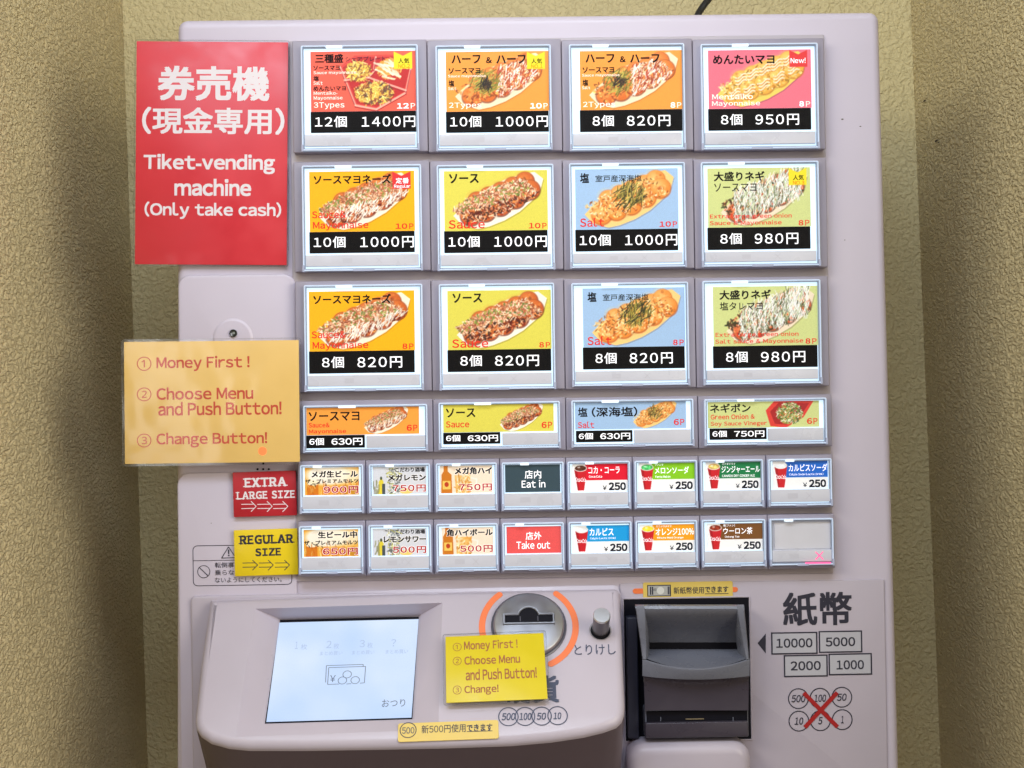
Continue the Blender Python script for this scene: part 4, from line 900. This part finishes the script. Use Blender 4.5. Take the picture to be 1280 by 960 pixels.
sweep([(761, 761, .0335, .0335), (764, 764, .0328, .0328), (770, 770, .0290, .0290), (777, 777, .0215, .0215), (785, 785, .0130, .0130), (794, 794, .0060, .0060), (803, 803, .0005 + .002, .0005 + .002)], lambda y: XL(y) + 12, lambda y: XR(y) - 9, 'slot_hood', GREY)
sweep([(802.5, 802.5, .0022, .0022), (812.5, 812.5, .0022, .0022)], lambda y: XL(y) + 4, lambda y: XR(y) - 4, 'note_slot', BLACK)
sweep([(811.5, 811.5, .004, .004), (813, 814, .007, .008), (816, 821, .014, .016), (819.5, 829, .022, .026), (822.5, 834.5, .028, .034), (823.4, 836, .0295, .036)], lambda y: IL(811), lambda y: IR(823), 'note_tray', GREY)
sweep([(823.0, 835.6, .0292, .0358), (824.2, 837.2, .0300, .0366), (827, 840, .0300, .0364), (845, 849.5, .0275, .033)], lambda y: XL(824) + .0, lambda y: XR(824) + .5, 'tray_lip', GREY)
sweep([(845, 849.5, .0275, .033), (846.5, 851, .0255, .0300), (852, 857, .0235, .0262), (865, 868, .0225, .0235), (880, 880, .0225, .0225), (888, 888, .0228, .0228)], lambda y: XL(max(y, 846)) + 1, lambda y: XR(y), 'acceptor_front', mat('acceptor_plastic_shaded', (.055, .047, .065), .3, noise=.05, nscale=60))  # acceptor plastic again, with the shade below the lip put into its colour
mb = MB(); plate(mb, FRONT, FRONT.rect(806.5, 886, 935.5, 922, .018), .002, .018, .001, .0005); mb.build('acceptor_lower_body', GREY, acc)
mb = MB(); plate(mb, FRONT, FRONT.rect(808.5, 888.5, 934.5, 903, .0196), .0178, .0190, .0004, .0002, 1, 1); mb.build('lower_slit', BLACK, acc)
mb = MB(); plate(mb, FRONT, FRONT.rect(807, 903, 935.3, 921.5, .0226), .0178, .0226, .001, .0006); mb.build('lower_strip', mat('acceptor_plastic_shaded', (.055, .047, .065), .3), acc)  # same shade-darkened plastic as the front above
for x in (825.5, 916): 
    mb = MB(); plate(mb, FRONT, FRONT.rect(x, 896.5, x + .9, 901.5, .0200), .0188, .0199, .0001, .00005, 1, 1); mb.build('slit_pin', GREY, acc)
mb = MB(); plate(mb, FRONT, FRONT.rect(857, 898.4, 880, 899.4, .0200), .0188, .0199, .0001, .00005, 1, 1); mb.build('slit_tongue', mat('slit_gold', (.25, .2, .12), .4), acc)
# side arms: wedges that run down to the lip
for side in (0, 1):
    mb = MB(); rings = []
    for y, dep, xo, xi in ((757, .0328, 0, 12), (762, .0340, 0, 12), (775, .0336, 0, 11), (790, .0325, 0, 9.5), (805, .0288, 0, 8), (818, .0302, 0, 6.3), (824, .0306, 0, 5.5)):
        e = XL(y) if side == 0 else XR(y); sg = 1 if side == 0 else -1
        if side == 1: xi = xi * .8
        a = at(e + .8 * sg, y, .002); b = at(e, y, dep - .001); b2 = at(e + 1 * sg, y, dep); c = at(e + (xi - 1.2) * sg, y, dep); c2 = at(e + xi * sg, y, dep - .001)
        inner_back = at(e + (xi + (3 if side == 0 else 7) * np.interp(y, (757, 790, 824), (.2, 1, 1.2))) * sg, y, np.interp(y, (757, 800, 824), (.018, .003, .012)))
        rings.append([a, b, b2, c, c2, inner_back])
    mb.loft(rings, True, True); o_ = mb.build('side_arm', GREY, acc, angle=35); fixn(o_)
    # cheek below
    mb = MB(); e = (lambda y: XL(y) + .6) if side == 0 else (lambda y: XR(y) - .6)
    rings = [[at(e(y), y, .002), at(e(y), y, d), at(e(y) + (3 if side == 0 else -3), y, d - .002), at(e(y) + (3 if side == 0 else -3), y, .002)] for y, d in ((824, .027), (845, .0265), (855, .0225), (888, .0215))]
    mb.loft(rings, True, True); o_ = mb.build('side_cheek', GREY, acc); fixn(o_)
# lower bulge of the cabinet under the acceptor
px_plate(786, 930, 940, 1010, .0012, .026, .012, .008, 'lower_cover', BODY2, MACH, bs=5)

# printing right of the acceptor
PR = Plane(FRONT.o + FRONT.n * .0018, (1, 0, 0), (0, 0, 1))
text(PR, '紙幣', (978.6, 740, 1065, 782), INK, MACH, 0, off=.026)
mb = MB(); polyflat(mb, PR, [PR.loc(947, 804), PR.loc(957.3, 791.8), PR.loc(957.3, 817)], 0); mb.build('arrow_mark', INK, MACH, smooth=False)
BXI = mat('box_fill_print', (.50, .50, .56), .45)
for bx, tx, s_ in (((964.8, 790.9, 1021, 817), (970.3, 798, 1015.6, 809.6), '10000'), ((1024.3, 789.2, 1077, 815), (1032, 796.5, 1069, 808), '5000'), ((980.6, 819.3, 1033.8, 845.3), (988.3, 826.4, 1026, 838), '2000'), ((1036.6, 817.5, 1089.2, 843), (1045.6, 825.2, 1080, 836.8), '1000')):
    rc_ = PR.rect(*bx); mb = MB(); polyflat(mb, PR, [(rc_[0] + .0006, rc_[1] + .0006), (rc_[2] - .0006, rc_[1] + .0006), (rc_[2] - .0006, rc_[3] - .0006), (rc_[0] + .0006, rc_[3] - .0006)], .00003); mb.build('denomination_box', BXI, MACH, smooth=False)
    mb = MB(); w_ = .0010
    for a, b in (((rc_[0], rc_[1]), (rc_[2], rc_[1])), ((rc_[0], rc_[3]), (rc_[2], rc_[3])), ((rc_[0], rc_[1]), (rc_[0], rc_[3])), ((rc_[2], rc_[1]), (rc_[2], rc_[3]))):
        v_ = abs(a[0] - b[0]) < 1e-6; e_ = -w_ / 2 if v_ else w_ / 2
        bar(mb, PR, (a[0], a[1] - (e_ if v_ else 0)) if v_ else (a[0] - e_, a[1]), (b[0], b[1] + (e_ if v_ else 0)) if v_ else (b[0] + e_, b[1]), w_, .00006)
    mb.build('denomination_frame', INK, MACH, smooth=False)
    text(PR, s_, tx, INK, MACH, .0001, off=.026)
for x, y, s_, hw in ((998, 873.3, '500', 8.8), (1025, 872.8, '100', 7.6), (1052.3, 871.5, '50', 6), (998.6, 901.4, '10', 5.5), (1025.5, 900.9, '5', 2.8), (1052.8, 899.6, '1', 1.6)):
    mb = MB(); c = PR.loc(x, y); disc(mb, PR, c, .0070, .0078, 0, 44); mb.build('coin_ring', INK, MACH, smooth=False)
    text(PR, s_, (x - hw, y - 4.6, x + hw, y + 4.6), INK, MACH, .0001, off=.02, skew=.2)
mb = MB(); bar(mb, PR, PR.loc(1004.6, 866), PR.loc(1046.8, 908.6), .0031, .0003); bar(mb, PR, PR.loc(1046.4, 865.5), PR.loc(1006, 909), .0031, .00034)
mb.build('red_cross', mat('red_print', (.40, .01, .012), .5), MACH, smooth=False)
mb = MB(); rc_ = PR.rect(790.8, 734.6, 922.3, 741.2); mb.add([PR.pt(a, b, .0001) for a, b in rr(*rc_, .002, 5)], [tuple(range(24))]); mb.build('orange_bar', ORANGE, MACH, smooth=False)

# warning notice printed at the lower left
WP = Plane(FRONT.o + FRONT.n * .0032, (1, 0, 0), (0, 0, 1))
rc_ = WP.rect(241, 681, 365, 731.8)
o_ = rr(*rc_, .0035, 5); i_ = rr(rc_[0] + .0005, rc_[1] + .0005, rc_[2] - .0005, rc_[3] - .0005, .003, 5); mb = MB(); mb.loft([[WP.pt(a, b, 0) for a, b in o_], [WP.pt(a, b, 0) for a, b in i_]], False, False)
yl = WP.loc(300, 700)[1]; bar(mb, WP, (rc_[0], yl), (rc_[2], yl), .0004, .00004)
c = WP.loc(254.7, 714.6); disc(mb, WP, c, .0043, .0048, .00004, 32); q = .0043 * .70; bar(mb, WP, (c[0] - q, c[1] + q), (c[0] + q, c[1] - q), .0006, .00008)
t1, t2, t3 = WP.loc(285.7, 683.5), WP.loc(277, 697.6), WP.loc(294.5, 697)
for a, b in ((t1, t2), (t2, t3), (t3, t1)): bar(mb, WP, a, b, .0006, .00006)
mb.build('warning_outline', INK, MACH, smooth=False)
text(WP, '!', (284.8, 687, 286.9, 695.2), INK, MACH, .0001, off=.02)
for s_, b_ in (('転倒事故の恐れ', (268.7, 702.6, 325, 709.4)), ('乗らない揺らさ', (268.7, 712, 325, 718.8)), ('ないようにしてください。', (268.7, 721.3, 352, 727.8))):
    text(WP, s_, b_, INK, MACH, .0001, off=.002)

# ================================================================== signs, magnets and stickers
def sign(name, label, cat, tl, tr, bl, depth, paper, margin, col, th=.0006, mag=False, group=None, P=None, rad=.002, rough=.4):
    P = P or plane_px(tl, tr, bl, depth)
    a, b = P.loc(*tl); c, d = P.loc(*tr); e, f = P.loc(*bl)
    u0, u1, v0, v1 = (a + e) / 2, c, f, (b + d) / 2
    ctr = P.pt((u0 + u1) / 2, v0, 0); t = thing(name, label, cat, tuple(ctr), group)
    m = margin
    mb = MB(); plate(mb, P, (u0 + m, v0 + m, u1 - m, v1 - m), 0, th, .0004 if not mag else .0006, .0001 if not mag else .0003, seg=2, bs=2)
    mb.build('backing' if mag else 'paper', col, t)
    if not mag and margin > 0:
        mb = MB(); plate(mb, P, (u0, v0, u1, v1), -.0002, th + .0002, rad, .0001, seg=4, bs=1)
        mb.build('laminate', LAMINATE, t)
        mb = MB(); ringframe(mb, P, (u0, v0, u1, v1), .0006, -.0002, th + .00035, rad, .0001, 4); mb.build('laminate_edge', clear('laminate_edge', (.86, .88, .88), .2, .12), t)
    return t, P, th
def laminate_edge(t, P, tl, tr, bl, th):
    pass
RS = mat('red_paper', (.70, .030, .045), .38, noise=.05, nscale=45)
t, P, th = sign('notice_sign', 'tall red laminated sign with white Japanese and English lettering, at the upper left', 'sign', (168.5, 49.5), (362.5, 51), (167, 332.5), .0035, None, .0013, RS)
WS = mat('white_print', (.86, .80, .84), .45)
hh = th + .00005
for s_, b_, of in (('券売機', (197, 82.5, 337, 126), .024), ('（現金専用）', (177.5, 134, 355.6, 168), .018), ('Tiket-vending', (179.6, 192.7, 343.7, 217.3), .026), ('machine', (218, 223.5, 314, 245), .028), ('(Only take cash)', (180.6, 252.3, 351.5, 274), .022)):
    text(P, s_, b_, WS, t, hh, off=of + .01)
YS = mat('amber_paper', (.86, .565, .17), .4, noise=.05, nscale=30)
t, P, th = sign('notice_sign', 'wide amber laminated sign with red lettering beginning Money First!, at the left edge', 'sign', (152.5, 424.5), (376.5, 422), (153, 583), .0155, None, .0018, YS)
RL = mat('brick_red_print', (.62, .075, .035), .45)
for s_, b_ in (('①', (171, 445.8, 189.3, 463.6)), ('Money First !', (195.5, 445, 312, 463.8)), ('②', (171, 484.3, 189.3, 501.6)), ('Choose Menu', (195.5, 483.6, 316.5, 499.4)), ('and Push Button!', (197.7, 501.8, 352, 519)), ('③', (171, 542, 189.3, 559.3)), ('Change Button!', (195.5, 540.2, 334, 559.2))):
    text(P, s_, b_, RL, t, th + .00005, off=.026 if s_[0] not in '①②③' else 0)
mb = MB(); c = P.loc(328.3, 563.8); disc(mb, P, c, 0, .0031, th + .00003, 28); mb.build('lamp_glow', mat('led_through_paper', (.75, .20, .06), .4, emit=.75, ecol=(1, .16, .04)), t, smooth=False, label='orange indicator lamp shining through the paper')
# magnets
def arrows(P, h, xs_, y0, y1, m, t):
    for x0, x1 in xs_:
        mb = MB(); ym = (y0 + y1) / 2; w_ = .00055; L_ = lambda p, q, k: bar(mb, P, P.loc(*p), P.loc(*q), w_, h + k)
        L_((x0, ym - 2.6), (x1 - 2.4, ym - 2.9), 0); L_((x0, ym + 2.6), (x1 - 2.4, ym + 2.3), 0); L_((x1 - 6.5, y0), (x1, ym - .2), .00004); L_((x1 - 6.5, y1), (x1, ym - .2), .00008)
        mb.build('printed_arrow', m, t, smooth=False)
t, P, th = sign('size_sign', 'small dark red sign reading EXTRA LARGE SIZE with three arrows', 'sign', (291.8, 590.4), (370.2, 588), (292.6, 646.2), .0042, None, 0, mat('magnet_red', (.50, .018, .03), .35, noise=.04), th=.0024, mag=True, group='small size signs beside the drink buttons')
for s_, b_, of in (('EXTRA', (303.3, 596.8, 360, 608.6), .05), ('LARGE SIZE', (294.2, 613.6, 368.6, 623.6), .045)): text(P, s_, b_, WS, t, th + .00005, off=of, serif=.17)
arrows(P, th + .00005, ((302.4, 321), (322.4, 341), (342, 360.5)), 626.2, 639.3, WS, t)
t, P, th = sign('size_sign', 'small yellow sign reading REGULAR SIZE with three black arrows', 'sign', (293.2, 662.6), (372, 660.2), (294, 720), .0042, None, 0, mat('magnet_yellow', (.86, .64, .01), .35, noise=.04), th=.0024, mag=True, group='small size signs beside the drink buttons')
for s_, b_, of in (('REGULAR', (297.6, 668.3, 368.6, 680), .055), ('SIZE', (319, 685, 351.2, 695), .055)): text(P, s_, b_, INK, t, th + .00005, off=of, serif=.17)
arrows(P, th + .00005, ((304, 322.8), (324.4, 342.3), (344.2, 362.6)), 699.6, 712.2, INK, t)
# small card on the console
def con_plane(tl, tr, bl, h):
    a, b, c = CON.hit(*tl, h), CON.hit(*tr, h), CON.hit(*bl, h); return Plane(a, b - a, a - c)
PP = con_plane((553, 793.5), (682.5, 788.5), (554.5, 882.5), .0068)
t, P, th = sign('instruction_card', 'small bright yellow laminated card with brown instructions, stuck on the coin slot', 'card', (553, 793.5), (682.5, 788.5), (554.5, 882.5), 0, None, .0020, mat('lemon_paper', (.74, .60, .01), .4, noise=.03), P=PP)
BL_ = mat('brown_print', (.36, .10, .02), .45)
for s_, b_ in (('①', (566, 803.6, 577, 814)), ('Money First !', (580, 800, 647, 814)), ('②', (566, 821, 577, 831.6)), ('Choose Menu', (580.5, 818.8, 650, 829.8)), ('and Push Button!', (582, 835, 671, 849)), ('③', (566, 857, 577, 868)), ('Change!', (580.5, 856, 623.3, 868.6))):
    text(P, s_, b_, BL_, t, th + .00005, off=.024 if s_[0] not in '①②③' else 0)
# sticker about new 500 yen coins
YST = mat('sticker_yellow', (.74, .55, .13), .35, noise=.03)
def sticker(label, P, rcpx, r):
    rc_ = P.rect(*rcpx, .0002); t = thing('sticker', label, 'sticker', tuple(P.pt((rc_[0] + rc_[2]) / 2, rc_[1], 0)), 'yellow stickers about new money')
    mb = MB(); plate(mb, P, rc_, 0, .0003, r, .0001, bs=1); mb.build('backing', YST, t); return t
tP = con_plane((497.5, 904), (623.5, 899.5), (498, 928), .0003)
t = sticker('yellow sticker below the small screen about new 500 yen coins', tP, (497.5, 902, 623.3, 925.4), .0015)
hs = .0004
text(tP, '新500円使用', (527, 905.6, 582, 916), INK, t, hs, off=.006); text(tP, 'できます', (583.5, 905, 615.5, 914.2), INK, t, hs, off=.03)
mb = MB(); bar(mb, tP, tP.loc(583.5, 914.8), tP.loc(615.5, 913.8), .0005, hs); mb.build('underline', INK, t, smooth=False)
mb = MB(); c = tP.loc(510.2, 913); disc(mb, tP, c, .0052, .0058, hs, 36); mb.build('coin_ring', INK, t, smooth=False)
text(tP, '500', (502.6, 909, 518, 917), NAVY, t, hs + .00004, off=.01)
t = sticker('yellow sticker above the banknote slot about new banknotes', PR, (803.8, 727.2, 916, 748.2), .0014)
text(PR, '新紙幣使用', (842, 733.6, 880, 742.2), INK, t, hs, off=.012); text(PR, 'できます', (881, 732.8, 910.5, 740.6), INK, t, hs, off=.03)
mb = MB(); bar(mb, PR, PR.loc(881, 742.2), PR.loc(910.5, 741.8), .0005, hs); mb.build('underline', INK, t, smooth=False)
rc_ = PR.rect(809, 731, 838.6, 745.4); mb = MB()
polyflat(mb, PR, [(rc_[0], rc_[1]), (rc_[2], rc_[1]), (rc_[2], rc_[3]), (rc_[0], rc_[3])], hs); mb.build('banknote_icon', INK, t, smooth=False)
mb = MB(); g = .0007; polyflat(mb, PR, [(rc_[0] + g, rc_[1] + g), (rc_[2] - g, rc_[1] + g), (rc_[2] - g, rc_[3] - g), (rc_[0] + g, rc_[3] - g)], hs + .00005); mb.build('banknote_field', mat('note_grey', (.42, .42, .40), .5), t, smooth=False)
mb = MB(); c = ((rc_[0] + rc_[2]) / 2 + .001, (rc_[1] + rc_[3]) / 2); disc(mb, PR, c, 0, .0028, hs + .0001, 24); mb.build('banknote_portrait', mat('note_pale', (.66, .66, .62), .5), t, smooth=False)
mb = MB()
for dx in (-.0075, -.006, .0058, .0072): polyflat(mb, PR, [(c[0] + dx - .0004, c[1] - .003), (c[0] + dx + .0006, c[1] - .003), (c[0] + dx + .0006, c[1] + .003), (c[0] + dx - .0004, c[1] + .003)], hs + .0001)
mb.build('banknote_bars', INK, t, smooth=False)
text(PR, '1000', (813, 735.6, 820.5, 738.8), INK, t, hs + .00012, off=.01)

# power cord rising behind the cabinet
pts = [at(868, 40, -.05), at(872, 20, -.055), at(875.5, 13, -.058), at(881, 5, -.06), at(888, -4, -.064), at(897, -20, -.07), at(905, -60, -.075)]
mb = MB(); rg = []
fine = []
for i in range(len(pts) - 1):
    p0 = pts[max(i - 1, 0)]; p1 = pts[i]; p2 = pts[i + 1]; p3 = pts[min(i + 2, len(pts) - 1)]
    for k in range(4):
        q = k / 4; fine.append(.5 * ((2 * p1) + (p2 - p0) * q + (2 * p0 - 5 * p1 + 4 * p2 - p3) * q * q + (3 * p1 - p0 - 3 * p2 + p3) * q ** 3))
fine.append(pts[-1])
for i, p in enumerate(fine):
    d = (fine[min(i + 1, len(fine) - 1)] - fine[max(i - 1, 0)]).normalized(); a = d.cross(Vector((0, 1, 0))).normalized(); b = d.cross(a)
    rg.append([p + a * .0027 * math.cos(j * math.pi / 5) + b * .0027 * math.sin(j * math.pi / 5) for j in range(10)])
mb.loft(rg); cord = mb.build('power_cord', mat('black_rubber', (.012, .012, .012), .45), None)
cord['label'] = 'black cable rising from behind the top edge of the machine'; cord['category'] = 'cable'

bpy.data.objects.remove(_to); bpy.data.curves.remove(_tc)
